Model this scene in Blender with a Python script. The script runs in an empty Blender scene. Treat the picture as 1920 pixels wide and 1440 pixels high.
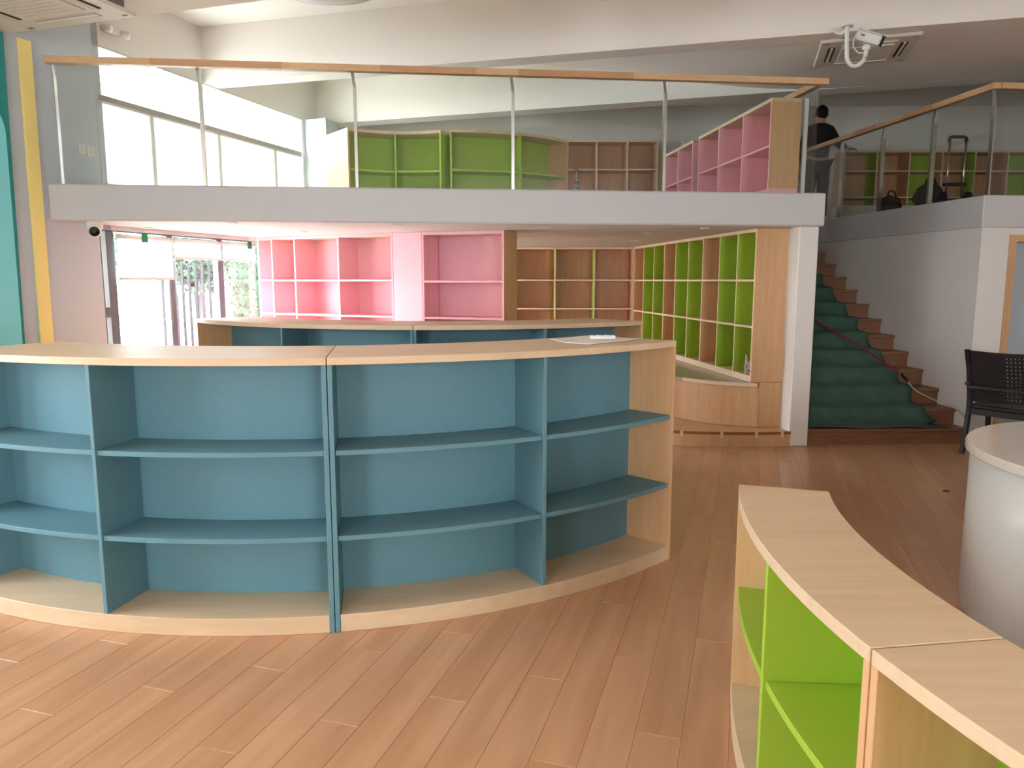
import bpy, bmesh, math, random
from mathutils import Vector, Matrix
random.seed(7)
S = bpy.context.scene
C = S.collection
PI = math.pi
rad = math.radians

# ------------------------------------------------------------------ camera
cam = bpy.data.cameras.new('camera')
cam.sensor_width = 36.0
cam.lens = 36.0 * 1400 / 1920
cam.clip_start = 0.05
cam.clip_end = 200
co = bpy.data.objects.new('camera', cam)
co.location = (0, 0, 1.5)
co.rotation_euler = (PI / 2 - math.atan(195 / 1400), 0, 0)
C.objects.link(co)
S.camera = co

# ------------------------------------------------------------------ world, exposure
S.view_settings.view_transform = 'Standard'
S.view_settings.look = 'None'
S.view_settings.exposure = 0.76
S.view_settings.gamma = 1.0
S.view_settings.use_curve_mapping = False
S.cycles.transparent_max_bounces = 16
S.cycles.max_bounces = 6
S.cycles.diffuse_bounces = 4
S.cycles.glossy_bounces = 2
S.cycles.caustics_reflective = False
S.cycles.caustics_refractive = False
S.cycles.sample_clamp_indirect = 6.0
W = bpy.data.worlds.new('hazy_sky')
S.world = W
W.use_nodes = True
bg = W.node_tree.nodes['Background']
bg.inputs[0].default_value = (0.91, 0.985, 1.08, 1)
bg.inputs[1].default_value = 17.0

# ------------------------------------------------------------------ plan frames (metres)
WA = Vector((-3.63, 5.98))                       # point of the window facade
SD = Vector((math.sin(rad(17.3)), math.cos(rad(17.3))))   # along the facade, away
SU = Vector((SD.y, -SD.x))                       # into the room
def sh(s, t): p = WA + SU * s + SD * t; return (p.x, p.y)
MO = Vector((2.72, 6.62))                        # right front corner of the mezzanine
MU = Vector((math.cos(rad(6)), math.sin(rad(6))))
MV = Vector((-MU.y, MU.x))
def mz(u, v): p = MO + MU * u + MV * v; return (p.x, p.y)
A_S = -17.3   # facade-frame rotation of the u axis, degrees
A_M = 6.0

def portal(name, p0, p1, z0, z1, inward):
    l = bpy.data.lights.new(name, 'AREA'); l.shape = 'RECTANGLE'
    a, b = Vector((p0[0], p0[1], 0)), Vector((p1[0], p1[1], 0))
    l.size = (b - a).length; l.size_y = z1 - z0
    l.cycles.is_portal = True
    o = bpy.data.objects.new(name, l); C.objects.link(o)
    o.location = ((a + b) / 2) + Vector((0, 0, (z0 + z1) / 2))
    o.rotation_euler = Vector((inward[0], inward[1], 0)).to_track_quat('-Z', 'Z').to_euler()
NEARW = [(-5.9, -4.6), (-4.1, -2.8)]  # near facade windows: out of view, added to brighten the room
NZ0, NZ1 = .9, 2.5
portal('daylight_lower', sh(-.3, .47), sh(-.3, 5.15), .05, 1.93, SU)
portal('daylight_upper', sh(-.3, .53), sh(-.3, 4.95), 2.25, 3.5, SU)
portal('daylight_near', sh(-.3, NEARW[0][0]), sh(-.3, NEARW[-1][1]), NZ0, NZ1, SU)
RZ0, RZ1 = .8, 2.55
REARW = [(-3.6, -2.2), (1.7, 3.5)]  # rear windows: unseen, added for more light from behind the viewer
for a_, b_ in REARW:
    portal('daylight_rear', (a_, -4.3), (b_, -4.3), RZ0, RZ1, (0, 1))

# ------------------------------------------------------------------ materials
def lin(c):
    def f(x):
        x /= 255.0
        return x / 12.92 if x <= .04045 else ((x + .055) / 1.055) ** 2.4
    return (f(c[0]), f(c[1]), f(c[2]), 1)
def base_mat(name):
    m = bpy.data.materials.new(name); m.use_nodes = True
    nt = m.node_tree; b = nt.nodes['Principled BSDF']
    return m, nt, b
def N(nt, kind, **kw):
    n = nt.nodes.new(kind)
    for k, v in kw.items(): setattr(n, k, v)
    return n
def paint(name, c, rough=.6, var=.05, scale=3.0, bump=0.0, bscale=60, spec=.3, metal=0.0):
    m, nt, b = base_mat(name)
    tc = N(nt, 'ShaderNodeTexCoord')
    ns = N(nt, 'ShaderNodeTexNoise'); ns.inputs['Scale'].default_value = scale; ns.inputs['Detail'].default_value = 2
    nt.links.new(tc.outputs['Object'], ns.inputs['Vector'])
    rp = N(nt, 'ShaderNodeMapRange'); rp.inputs['To Min'].default_value = 1 - var; rp.inputs['To Max'].default_value = 1 + var
    nt.links.new(ns.outputs['Fac'], rp.inputs['Value'])
    mx = N(nt, 'ShaderNodeMix', data_type='RGBA', blend_type='MULTIPLY'); mx.inputs[0].default_value = 1
    mx.inputs[6].default_value = lin(c)
    nt.links.new(rp.outputs[0], mx.inputs[7])
    nt.links.new(mx.outputs[2], b.inputs['Base Color'])
    b.inputs['Roughness'].default_value = rough
    b.inputs['Specular IOR Level'].default_value = spec
    b.inputs['Metallic'].default_value = metal
    if bump:
        n2 = N(nt, 'ShaderNodeTexNoise'); n2.inputs['Scale'].default_value = bscale; n2.inputs['Detail'].default_value = 1
        nt.links.new(tc.outputs['Object'], n2.inputs['Vector'])
        bp = N(nt, 'ShaderNodeBump'); bp.inputs['Strength'].default_value = bump; bp.inputs['Distance'].default_value = .004
        nt.links.new(n2.outputs['Fac'], bp.inputs['Height']); nt.links.new(bp.outputs[0], b.inputs['Normal'])
    return m
def wood(name, c1, c2, scale=(2, 2, 60), rough=.45, spec=.35, rand=0.0, knots=False, rot=0.0):
    """grain: fine along the axis whose scale is small"""
    m, nt, b = base_mat(name)
    tc = N(nt, 'ShaderNodeTexCoord'); mp = N(nt, 'ShaderNodeMapping')
    mp.inputs['Scale'].default_value = scale
    mp.inputs['Rotation'].default_value = (0, 0, rot)
    nt.links.new(tc.outputs['Object'], mp.inputs['Vector'])
    src = mp.outputs[0]
    oi = N(nt, 'ShaderNodeObjectInfo')
    if rand:
        ad = N(nt, 'ShaderNodeVectorMath', operation='ADD')
        sc = N(nt, 'ShaderNodeMath', operation='MULTIPLY'); sc.inputs[1].default_value = 90
        nt.links.new(oi.outputs['Random'], sc.inputs[0])
        nt.links.new(mp.outputs[0], ad.inputs[0]); nt.links.new(sc.outputs[0], ad.inputs[1]); src = ad.outputs[0]
    n1 = N(nt, 'ShaderNodeTexNoise'); n1.inputs['Scale'].default_value = 1.0; n1.inputs['Detail'].default_value = 4; n1.inputs['Distortion'].default_value = .6 if knots else .2
    nt.links.new(src, n1.inputs['Vector'])
    n2 = N(nt, 'ShaderNodeTexNoise'); n2.inputs['Scale'].default_value = .22; n2.inputs['Detail'].default_value = 2; n2.inputs['Distortion'].default_value = 1.6 if knots else .3
    nt.links.new(src, n2.inputs['Vector'])
    av = N(nt, 'ShaderNodeMath', operation='ADD'); nt.links.new(n1.outputs['Fac'], av.inputs[0]); nt.links.new(n2.outputs['Fac'], av.inputs[1])
    mr = N(nt, 'ShaderNodeMapRange'); mr.inputs['From Min'].default_value = .7; mr.inputs['From Max'].default_value = 1.3
    nt.links.new(av.outputs[0], mr.inputs['Value'])
    mx = N(nt, 'ShaderNodeMix', data_type='RGBA'); mx.inputs[6].default_value = lin(c1); mx.inputs[7].default_value = lin(c2)
    nt.links.new(mr.outputs[0], mx.inputs[0])
    out = mx.outputs[2]
    if rand:
        hv = N(nt, 'ShaderNodeMapRange'); hv.inputs['To Min'].default_value = 1 - rand; hv.inputs['To Max'].default_value = 1 + rand
        nt.links.new(oi.outputs['Random'], hv.inputs['Value'])
        m2 = N(nt, 'ShaderNodeMix', data_type='RGBA', blend_type='MULTIPLY'); m2.inputs[0].default_value = 1
        nt.links.new(out, m2.inputs[6]); nt.links.new(hv.outputs[0], m2.inputs[7]); out = m2.outputs[2]
    nt.links.new(out, b.inputs['Base Color'])
    b.inputs['Roughness'].default_value = rough
    b.inputs['Specular IOR Level'].default_value = spec
    bp = N(nt, 'ShaderNodeBump'); bp.inputs['Strength'].default_value = .08; bp.inputs['Distance'].default_value = .002
    nt.links.new(n1.outputs['Fac'], bp.inputs['Height']); nt.links.new(bp.outputs[0], b.inputs['Normal'])
    return m
def glass(name, tint=(1, 1, 1), refl=1.0, rough=0.0):
    m = bpy.data.materials.new(name); m.use_nodes = True; nt = m.node_tree
    nt.nodes.clear()
    o = N(nt, 'ShaderNodeOutputMaterial'); t = N(nt, 'ShaderNodeBsdfTransparent'); g = N(nt, 'ShaderNodeBsdfGlossy')
    t.inputs[0].default_value = (*tint, 1); g.inputs['Roughness'].default_value = rough
    g.inputs['Color'].default_value = (refl, refl, refl, 1)
    f = N(nt, 'ShaderNodeFresnel'); ge = N(nt, 'ShaderNodeNewGeometry')
    io = N(nt, 'ShaderNodeMapRange'); io.inputs['To Min'].default_value = 1.42; io.inputs['To Max'].default_value = 1 / 1.42
    nt.links.new(ge.outputs['Backfacing'], io.inputs['Value']); nt.links.new(io.outputs[0], f.inputs[0])
    mx = N(nt, 'ShaderNodeMixShader')
    nt.links.new(f.outputs[0], mx.inputs[0]); nt.links.new(t.outputs[0], mx.inputs[1]); nt.links.new(g.outputs[0], mx.inputs[2])
    nt.links.new(mx.outputs[0], o.inputs[0])
    return m
def blindmat(name, c, trans=.5):
    m = bpy.data.materials.new(name); m.use_nodes = True; nt = m.node_tree
    nt.nodes.clear()
    o = N(nt, 'ShaderNodeOutputMaterial'); d = N(nt, 'ShaderNodeBsdfDiffuse'); t = N(nt, 'ShaderNodeBsdfTranslucent')
    tc = N(nt, 'ShaderNodeTexCoord'); ns = N(nt, 'ShaderNodeTexNoise'); ns.inputs['Scale'].default_value = 120
    nt.links.new(tc.outputs['Object'], ns.inputs['Vector'])
    mx0 = N(nt, 'ShaderNodeMix', data_type='RGBA'); mx0.inputs[6].default_value = lin(c); mx0.inputs[7].default_value = lin([min(255, x * 1.03) for x in c])
    nt.links.new(ns.outputs['Fac'], mx0.inputs[0])
    nt.links.new(mx0.outputs[2], d.inputs[0]); nt.links.new(mx0.outputs[2], t.inputs[0])
    mx = N(nt, 'ShaderNodeMixShader'); mx.inputs[0].default_value = trans
    nt.links.new(d.outputs[0], mx.inputs[1]); nt.links.new(t.outputs[0], mx.inputs[2]); nt.links.new(mx.outputs[0], o.inputs[0])
    return m
M = {}
M['wall'] = paint('wall_paint', (236, 229, 222), .75, .02, 1.2, .05, 90)
M['wall_lilac'] = paint('pale_grey_paint', (200, 207, 213), .75, .02, 1.2, .05, 90)
M['ceil'] = paint('ceiling_paint', (245, 238, 229), .8, .02, 1.0)
M['slab'] = paint('mezzanine_paint', (210, 207, 206), .7, .03, 2.0, .1, 40)
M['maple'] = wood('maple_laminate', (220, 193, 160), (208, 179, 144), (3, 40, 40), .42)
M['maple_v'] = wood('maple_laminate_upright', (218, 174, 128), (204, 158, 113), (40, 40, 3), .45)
M['maple_edge'] = wood('maple_edge_band', (232, 206, 172), (222, 194, 158), (20, 20, 20), .5)
M['blue'] = paint('blue_laminate', (98, 137, 147), .5, .05, 40, .12, 220)
M['pink'] = paint('pink_laminate', (245, 180, 188), .5, .02, 8)
M['green'] = paint('green_laminate', (162, 192, 62), .45, .03, 20)
M['green_edge'] = paint('pale_green_edge', (196, 214, 120), .5, .02, 20)
M['oak'] = wood('orange_oak_laminate', (220, 170, 130), (204, 150, 110), (40, 40, 3), .5)
M['floor'] = wood('oak_floor_plank', (204, 158, 120), (184, 136, 99), (1.4, 14, 14), .28, .5, rand=.022, knots=True)
M['joint'] = paint('floor_joint_highlight', (214, 176, 140), .6)  # paler than the planks: bevel highlights put into the joint colour
M['rail_a'] = wood('pale_rail_wood', (222, 184, 142), (210, 168, 124), (4, 50, 50), .45, rand=.06)
M['rail_b'] = wood('reddish_rail_wood', (206, 160, 118), (192, 144, 102), (4, 50, 50), .45, rand=.06)
M['stair'] = wood('stair_oak', (144, 100, 74), (122, 82, 58), (4, 50, 50), .42)
M['steel'] = paint('brushed_steel', (200, 198, 194), .28, .03, 30, metal=1.0)
M['white'] = paint('white_plastic', (232, 230, 226), .4, .01)
M['offwhite'] = paint('warm_white_plastic', (226, 218, 206), .5, .02)
M['counter'] = paint('white_counter_lacquer', (214, 210, 203), .22, .01, spec=.5)
M['stone'] = paint('pale_stone_top', (214, 202, 188), .14, .05, 25, spec=.5)
M['bench'] = paint('grey_beige_bench_top', (178, 164, 144), .2, .05, 12, spec=.5)
M['dark'] = paint('dark_slot', (40, 34, 30), .6)
M['groove'] = paint('cream_groove', (198, 189, 177), .6)
M['grey'] = paint('mid_grey_plastic', (128, 122, 116), .5)
M['frame'] = paint('grey_window_frame', (108, 114, 124), .45, .03)
M['frame_w'] = paint('pale_window_frame', (226, 222, 214), .5, .02)
M['black'] = paint('black_plastic', (38, 33, 32), .45, .08, 60)
M['carpet'] = paint('green_carpet', (74, 100, 88), .95, .22, 9, .6, 400, spec=.1)
M['red'] = paint('red_hose', (150, 40, 46), .5)
M['cable'] = paint('pale_cable', (196, 186, 166), .5)
M['yellow'] = paint('yellow_paint', (254, 232, 148), .6, .02)
M['transom'] = paint('taupe_transom', (170, 160, 152), .6)
M['teal'] = paint('dark_teal_paint', (52, 150, 146), .6, .02)
M['cyan'] = paint('light_cyan_paint', (142, 232, 240), .6, .02)
M['glass'] = glass('window_glass', (.97, .985, .98))
M['rail_glass'] = glass('railing_glass', (.93, .955, .94))
M['blind'] = blindmat('white_roller_blind', (244, 242, 238), .62)
M['bag'] = blindmat('thin_white_plastic', (226, 222, 220), .35)
M['paper'] = paint('paper', (236, 228, 222), .8, .03, 10)
M['sign'] = paint('green_sign', (40, 128, 84), .5)
M['tape'] = paint('pale_tape', (226, 196, 160), .3)
M['strip'] = paint('brown_strip', (150, 92, 52), .6)
M['door'] = paint('grey_blue_door', (178, 188, 192), .5)
M['leaf'] = paint('leaf', (70, 94, 74), .6, .35, 6)
M['bark'] = paint('bark', (66, 64, 62), .9, .2, 20)
M['fence'] = paint('dark_fence', (34, 37, 40), .6)
M['pave'] = paint('pale_paving', (214, 210, 202), .9, .06, 2)
M['grass'] = paint('lawn', (84, 112, 76), .95, .2, 9)
M['render'] = paint('white_render', (236, 234, 230), .8)
M['skin'] = paint('skin', (188, 140, 112), .5)
M['jacket'] = paint('dark_jacket', (44, 42, 44), .85, .1, 30)
M['trouser'] = paint('dark_trousers', (26, 26, 31), .85, .1, 30)
M['hair'] = paint('black_hair', (22, 19, 18), .6, .2, 80)
M['rubber'] = paint('black_rubber', (28, 27, 27), .8)
M['cloth'] = paint('dark_bag_cloth', (56, 50, 48), .9, .15, 20)
M['lens'] = paint('black_lens', (12, 12, 14), .08, spec=.6)

# ------------------------------------------------------------------ geometry helpers
class G:
    def __init__(s): s.v = []; s.f = []; s.m = []; s.sm = []
    def add(s, vf, mi=0, smooth=False):
        o = len(s.v); s.v += [tuple(x) for x in vf[0]]
        for f in vf[1]: s.f.append([i + o for i in f]); s.m.append(mi); s.sm.append(smooth)
        return s
def prism(pts, z0, z1):
    n = len(pts)
    ar = sum(pts[i][0] * pts[(i + 1) % n][1] - pts[(i + 1) % n][0] * pts[i][1] for i in range(n))
    if ar < 0: pts = pts[::-1]
    v = [(p[0], p[1], z0) for p in pts] + [(p[0], p[1], z1) for p in pts]
    f = [list(range(n))[::-1], list(range(n, 2 * n))]
    f += [[i, (i + 1) % n, n + (i + 1) % n, n + i] for i in range(n)]
    return v, f
def box(x0, x1, y0, y1, z0, z1): return prism([(x0, y0), (x1, y0), (x1, y1), (x0, y1)], z0, z1)
def seg(p0, p1, th, z0, z1, side=0.0):
    """plank between two plan points, th thick, side -1/0/1 moves it right/centre/left"""
    a, b = Vector(p0[:2]), Vector(p1[:2]); d = (b - a).normalized(); n = Vector((-d.y, d.x))
    o0 = n * (th * (side - 1) / 2); o1 = n * (th * (side + 1) / 2)
    return prism([a + o0, b + o0, b + o1, a + o1], z0, z1)
def frame3(vf, loc, rx=0, ry=0, rz=0):
    mt = Matrix.Translation(loc) @ Matrix.Rotation(rz, 4, 'Z') @ Matrix.Rotation(ry, 4, 'Y') @ Matrix.Rotation(rx, 4, 'X')
    return [tuple(mt @ Vector(p)) for p in vf[0]], vf[1]
def arcb(c, r0, r1, a0, a1, z0, z1, n=20):
    if r0 > r1: r0, r1 = r1, r0
    if a0 > a1: a0, a1 = a1, a0
    v = []; f = []
    for i in range(n + 1):
        a = rad(a0 + (a1 - a0) * i / n); cs, sn = math.cos(a), math.sin(a)
        for r in (r0, r1):
            for z in (z0, z1): v.append((c[0] + r * cs, c[1] + r * sn, z))
    for i in range(n):
        k = 4 * i; q = k + 4
        f += [[k, k + 1, q + 1, q], [k + 2, q + 2, q + 3, k + 3], [k, q, q + 2, k + 2], [k + 1, k + 3, q + 3, q + 1]]
    f += [[0, 2, 3, 1]]; k = 4 * n; f += [[k, k + 1, k + 3, k + 2]]
    return v, f
def pol(c, r, a): return (c[0] + r * math.cos(rad(a)), c[1] + r * math.sin(rad(a)))
def tube(path, r, n=8, caps=True):
    P = [Vector(p) for p in path]; v = []; f = []
    up = Vector((0, 0, 1))
    for i, p in enumerate(P):
        t = (P[min(i + 1, len(P) - 1)] - P[max(i - 1, 0)]).normalized()
        ref = up if abs(t.z) < .95 else Vector((1, 0, 0))
        a = t.cross(ref).normalized(); b = a.cross(t).normalized()
        rr = r[i] if isinstance(r, (list, tuple)) else r
        for k in range(n):
            th = 2 * PI * k / n; v.append(tuple(p + a * rr * math.cos(th) + b * rr * math.sin(th)))
    for i in range(len(P) - 1):
        for k in range(n):
            k2 = (k + 1) % n; f.append([i * n + k, i * n + k2, (i + 1) * n + k2, (i + 1) * n + k])
    if caps: f += [list(range(n))[::-1], [(len(P) - 1) * n + k for k in range(n)]]
    return v, f
def lathe(prof, n=24, c=(0, 0, 0)):
    v = []; f = []
    for r, z in prof:
        for k in range(n):
            th = 2 * PI * k / n; v.append((c[0] + r * math.cos(th), c[1] + r * math.sin(th), c[2] + z))
    for i in range(len(prof) - 1):
        for k in range(n):
            k2 = (k + 1) % n; f.append([i * n + k, i * n + k2, (i + 1) * n + k2, (i + 1) * n + k])
    f += [list(range(n))[::-1], [(len(prof) - 1) * n + k for k in range(n)]]
    return v, f
def smooth_path(pts, k=6):
    P = [Vector(p) for p in pts]; out = []
    for i in range(len(P) - 1):
        p0, p1, p2, p3 = P[max(i - 1, 0)], P[i], P[i + 1], P[min(i + 2, len(P) - 1)]
        for j in range(k):
            t = j / k
            out.append(.5 * ((2 * p1) + (p2 - p0) * t + (2 * p0 - 5 * p1 + 4 * p2 - p3) * t * t + (3 * p1 - p0 - 3 * p2 + p3) * t ** 3))
    out.append(P[-1]); return out

ORI = {}
def obj(name, geo, mats, parent=None, bevel=0.0, smooth=False, edge=None, kind=None):
    """link one mesh object; geo is G or (verts, faces). edge=(dir fn or vec, mat index) recolours faces facing that way"""
    g = geo if isinstance(geo, G) else G().add(geo, 0, smooth)
    me = bpy.data.meshes.new(name)
    V = [Vector(p) for p in g.v]
    lo = Vector((min(p.x for p in V), min(p.y for p in V), min(p.z for p in V)))
    hi = Vector((max(p.x for p in V), max(p.y for p in V), max(p.z for p in V)))
    c = (lo + hi) / 2; c.z = lo.z
    me.from_pydata([tuple(p - c) for p in V], [], g.f)
    if not isinstance(mats, (list, tuple)): mats = [mats]
    for m in mats: me.materials.append(M[m])
    for i, p in enumerate(me.polygons): p.material_index = g.m[i]; p.use_smooth = g.sm[i] or smooth
    bm = bmesh.new(); bm.from_mesh(me)
    bmesh.ops.recalc_face_normals(bm, faces=bm.faces)
    if edge:
        fn, mi = edge
        for f in bm.faces:
            d = fn(f.calc_center_median() + c) if callable(fn) else fn
            if f.normal.dot(Vector((d[0], d[1], d[2] if len(d) > 2 else 0)).normalized()) > .9: f.material_index = mi
    if bevel:
        es = [e for e in bm.edges if len(e.link_faces) == 2 and e.calc_face_angle(0) > .6]
        bmesh.ops.bevel(bm, geom=es, offset=bevel, segments=1, affect='EDGES', clamp_overlap=True)
    bm.to_mesh(me); bm.free()
    o = bpy.data.objects.new(name, me); C.objects.link(o); o.location = c
    attach(o, parent)
    if kind: o['kind'] = kind
    return o
def attach(o, parent):
    ORI[o.name] = (o.location.copy())
    if parent is not None:
        base = parent
        o.parent = parent
        o.matrix_parent_inverse = Matrix.Translation(-abs_loc(parent))
def abs_loc(p): return ORI[p.name]
def inst(name, mesh, loc, rotz=0.0, parent=None):
    o = bpy.data.objects.new(name, mesh); C.objects.link(o); o.location = loc; o.rotation_euler = (0, 0, rotz)
    attach(o, parent); return o
def tag(o, label, cat, group=None, kind=None):
    o['label'] = label; o['category'] = cat
    if group: o['group'] = group
    if kind: o['kind'] = kind
    return o
def thing(name, label, cat, loc, group=None):
    o = bpy.data.objects.new(name, None); C.objects.link(o); o.empty_display_size = .1
    o.location = loc; ORI[o.name] = Vector(loc)
    return tag(o, label, cat, group)
def struct(name, geo, mats, label=None, **kw):
    o = obj(name, geo, mats, **kw); o['kind'] = 'structure'
    if label: o['label'] = label
    return o
def sroot(name, loc, label=None):
    o = bpy.data.objects.new(name, None); C.objects.link(o); o.location = loc; ORI[o.name] = Vector(loc); o['kind'] = 'structure'
    o.empty_display_size = .1
    if label: o['label'] = label
    return o

# ================================================================== THE SETTING
BACK = 11.15; RIGHT = 8.6; REAR = -4.2
# ---- floor: sub-floor and single planks running parallel to the facade
def tback(s): return (BACK - (WA.y + SU.y * s)) / SD.y
def trear(s): return (REAR - (WA.y + SU.y * s)) / SD.y
fl = struct('floor', prism([sh(0, trear(0)), (RIGHT, REAR), (RIGHT, BACK), sh(0, tback(0))], -.16, -.010), 'joint', 'brown oak plank floor')
PW, PL = .150, 1.22
plank_g = G().add(box(-PL / 2, PL / 2, -PW / 2, PW / 2, -.010, 0))
def plank_mesh(L):
    me = bpy.data.meshes.new('plank')
    v, f = box(-L / 2, L / 2, -PW / 2 + .0001, PW / 2 - .0001, -.010, 0)
    bm = bmesh.new(); vs = [bm.verts.new(p) for p in v]
    for q in f: bm.faces.new([vs[i] for i in q])
    bmesh.ops.recalc_face_normals(bm, faces=bm.faces)
    top = [e for e in bm.edges if all(abs(w.co.z) < 1e-6 for w in e.verts)]
    bmesh.ops.bevel(bm, geom=top, offset=.0018, segments=1, affect='EDGES')
    bm.to_mesh(me); bm.free(); me.materials.append(M['floor']); return me
PLM = plank_mesh(PL - .001)
cands = []
ang = math.atan2(SD.y, SD.x)
row = 0; s = PW / 2
while s < 13.0:
    off = (row * .437) % 1.0 * PL
    t = trear(s) - off
    while t < tback(s):
        a, b = max(t, trear(s) + .01), min(t + PL, tback(s) - .01)
        if b - a > .12:
            cx, cy = sh(s, (a + b) / 2)
            if cx < RIGHT - .1: cands.append((cx, cy, b - a))
        t += PL
    s += PW; row += 1
cp, sp = math.cos(math.atan(195 / 1400)), math.sin(math.atan(195 / 1400))
def score(c):
    best = 0
    for k in (-.45, 0, .45):
        x, y = c[0] + SD.x * k, c[1] + SD.y * k
        f = y * cp + 1.5 * sp; up = y * sp - 1.5 * cp
        if f < .5: continue
        px, py = 960 + 1400 * x / f, 720 - 1400 * up / f
        if not (-40 < px < 1960 and 700 < py < 1500): continue
        if math.hypot(x + 1.22, y - 5.85) < 2.7 and x < .9: continue      # behind the blue bookcases
        if y > 6.9 or (x > 2.2 and y < 3.4): continue
        best = max(best, 1 / f ** 2)
    return best
cands.sort(key=lambda c: -score(c))
rest = G()
for i, (cx, cy, L_) in enumerate(cands):
    if i < 298 and score((cx, cy)) > 0:
        inst('plank', PLM if abs(L_ - PL) < 1e-4 else plank_mesh(L_ - .001), (cx, cy, 0), ang, fl)
    else:
        rest.add(frame3(box(-L_ / 2 + .001, L_ / 2 - .001, -PW / 2 + .001, PW / 2 - .001, -.010, 0), (cx, cy, 0), rz=ang))
pr_ = obj('plank_field', rest, 'floor', fl, kind='stuff')

# ---- facade wall on the left with its openings
def wall_grid(t0, t1, z0, z1, ops, th=.24, s0=0.0):
    g = G()
    ts = sorted({t0, t1, *[o[0] for o in ops], *[o[1] for o in ops]}); zs = sorted({z0, z1, *[o[2] for o in ops], *[o[3] for o in ops]})
    for i in range(len(ts) - 1):
        z_run = None
        for k in range(len(zs) - 1):
            tm, zm = (ts[i] + ts[i + 1]) / 2, (zs[k] + zs[k + 1]) / 2
            if any(o[0] < tm < o[1] and o[2] < zm < o[3] for o in ops): continue
            g.add(prism([sh(s0, ts[i]), sh(s0, ts[i + 1]), sh(s0 - th, ts[i + 1]), sh(s0 - th, ts[i])], zs[k], zs[k + 1]))
    return g
LOW2 = (3.3, 5.15, .3, 1.925); LOW = (.47, 2.95, 0.0, 1.925); UPW = (.5301, 3.62, 2.25, 3.44); UPW2 = (4.55, 4.95, 2.7, 3.5)  # LOW2 and UPW2: hidden openings added to let in more daylight
ops = [(.5301, *LOW[1:]), LOW2, UPW, UPW2] + [(a, b, NZ0, NZ1) for a, b in NEARW]
struct('wall_left', wall_grid(-10.9, .5295, -.16, 4.2, ops[4:] + [(.47, .6, 0.0, 1.925)]), 'wall_lilac', 'pale grey facade wall left of the mezzanine')
struct('wall_left_far', wall_grid(.53, 5.5, -.16, 4.2, ops[:4]), 'wall', 'cream facade wall with the tall windows')
# back, right and rear walls
struct('wall_back', box(-2.6, RIGHT + .2, BACK, BACK + .2, -.16, 4.2), 'wall', 'cream back wall behind both floors')
struct('wall_right', box(RIGHT, RIGHT + .2, REAR - .2, BACK, -.16, 4.2), 'wall', 'cream wall at the right')
g = G(); xs = [-8.4] + [x for w in REARW for x in w] + [RIGHT]
for i in range(len(xs) - 1):
    if i % 2 == 0: g.add(box(xs[i], xs[i + 1], REAR - .2, REAR, -.16, 4.2))
    else: g.add(box(xs[i], xs[i + 1], REAR - .2, REAR, -.16, RZ0)); g.add(box(xs[i], xs[i + 1], REAR - .2, REAR, RZ1, 4.2))
struct('wall_front', g, 'wall', 'cream wall behind the viewer with two added windows')
# ceilings
struct('ceiling', prism([sh(-.24, -11), (RIGHT + .2, REAR - .2), (RIGHT + .2, BACK + .2), sh(-.24, 5.6)], 3.97, 4.2), 'ceil', 'high cream ceiling above the mezzanine')
DE = Vector((-2.96, 5.57))     # point on the far edge of the lower ceiling
def dl(k): p = DE + SU * k; return (p.x, p.y)
struct('ceiling_lower', prism([dl(-.82), dl(12), (RIGHT, REAR), sh(0, trear(0))], 3.30, 3.96), 'ceil', 'lower cream ceiling above the reading area')
B1 = Vector(sh(0, 1.88)); b1d = Vector((math.cos(rad(15.3)), -math.sin(rad(15.3)))); b1n = Vector((math.sin(rad(15.3)), math.cos(rad(15.3))))
def b1(k, w): p = B1 + b1d * k + b1n * w; return (p.x, p.y)
struct('ceiling_beam', prism([b1(0, 0), b1(12, 0), b1(12, .22), b1(0, .22)], 3.44, 3.97), 'ceil', 'wide cream beam nearest the viewer')
def b2(k, w): return sh(k, 3.96 + w)
struct('ceiling_beam', prism([b2(0, 0), b2(12, 0), b2(12, .26), b2(0, .26)], 3.44, 3.97), 'ceil', 'cream beam farther back over the mezzanine shelves')
L0 = b1(4.75, .221)
def bh(k, z): a_ = Vector(b1(k, .221)); e_ = a_ + SD * ((Vector(sh(0, 3.959)) - a_).dot(SD)); return [(a_.x, a_.y, z), (e_.x, e_.y, z)]
bg_ = G(); bks = [(2.2 + 3.9 * i / 20, 3.969 - .528 * (.5 - .5 * math.cos(PI * i / 20))) for i in range(21)] + [(10.6, 3.441)]  # underside bent up at left: slope added to catch light and soften its edge
bv = [p for k, z in bks for p in bh(k, z)]
bg_.add((bv, [[2 * i, 2 * i + 1, 2 * i + 3, 2 * i + 2] for i in range(len(bks) - 1)]), 0, True)
tv_ = bh(2.2, 3.9692) + bh(10.6, 3.9692); bg_.add((tv_, [[0, 1, 3, 2]]))
struct('ceiling_bulkhead', bg_, 'ceil', 'dropped ceiling section over the stairs')
# pillar under the far beam at the end of the windows
struct('column', prism([sh(0, 3.66), sh(.3, 3.66), sh(.3, 3.95), sh(0, 3.95)], 2.25, 3.44), 'wall_lilac', 'short pale pillar at the end of the upper windows')
# mezzanine slab
ml = sh(.002, .0)
slab_pts = [ml, mz(-.0, 0), mz(0, 3.75), (4.5, 10.28), (4.5, BACK - .002), sh(.002, 5.39)]
struct('mezzanine_slab', prism(slab_pts, 1.964, 2.245), 'slab', 'pale mezzanine floor slab spanning the room', bevel=.012)
WR = Vector((4.19, 6.78))
def wr(u, v): p = WR + MU * u + MV * v; return (p.x, p.y)
struct('platform_slab', prism([wr(-.015, -.015), wr(4.3, -.015), (RIGHT, BACK - .002), (4.505, BACK - .002), (4.505, 10.29), wr(-.015, 3.53)], 1.964, 2.245), 'slab', 'pale upper floor slab to the right of the stairs', bevel=.008)
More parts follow.
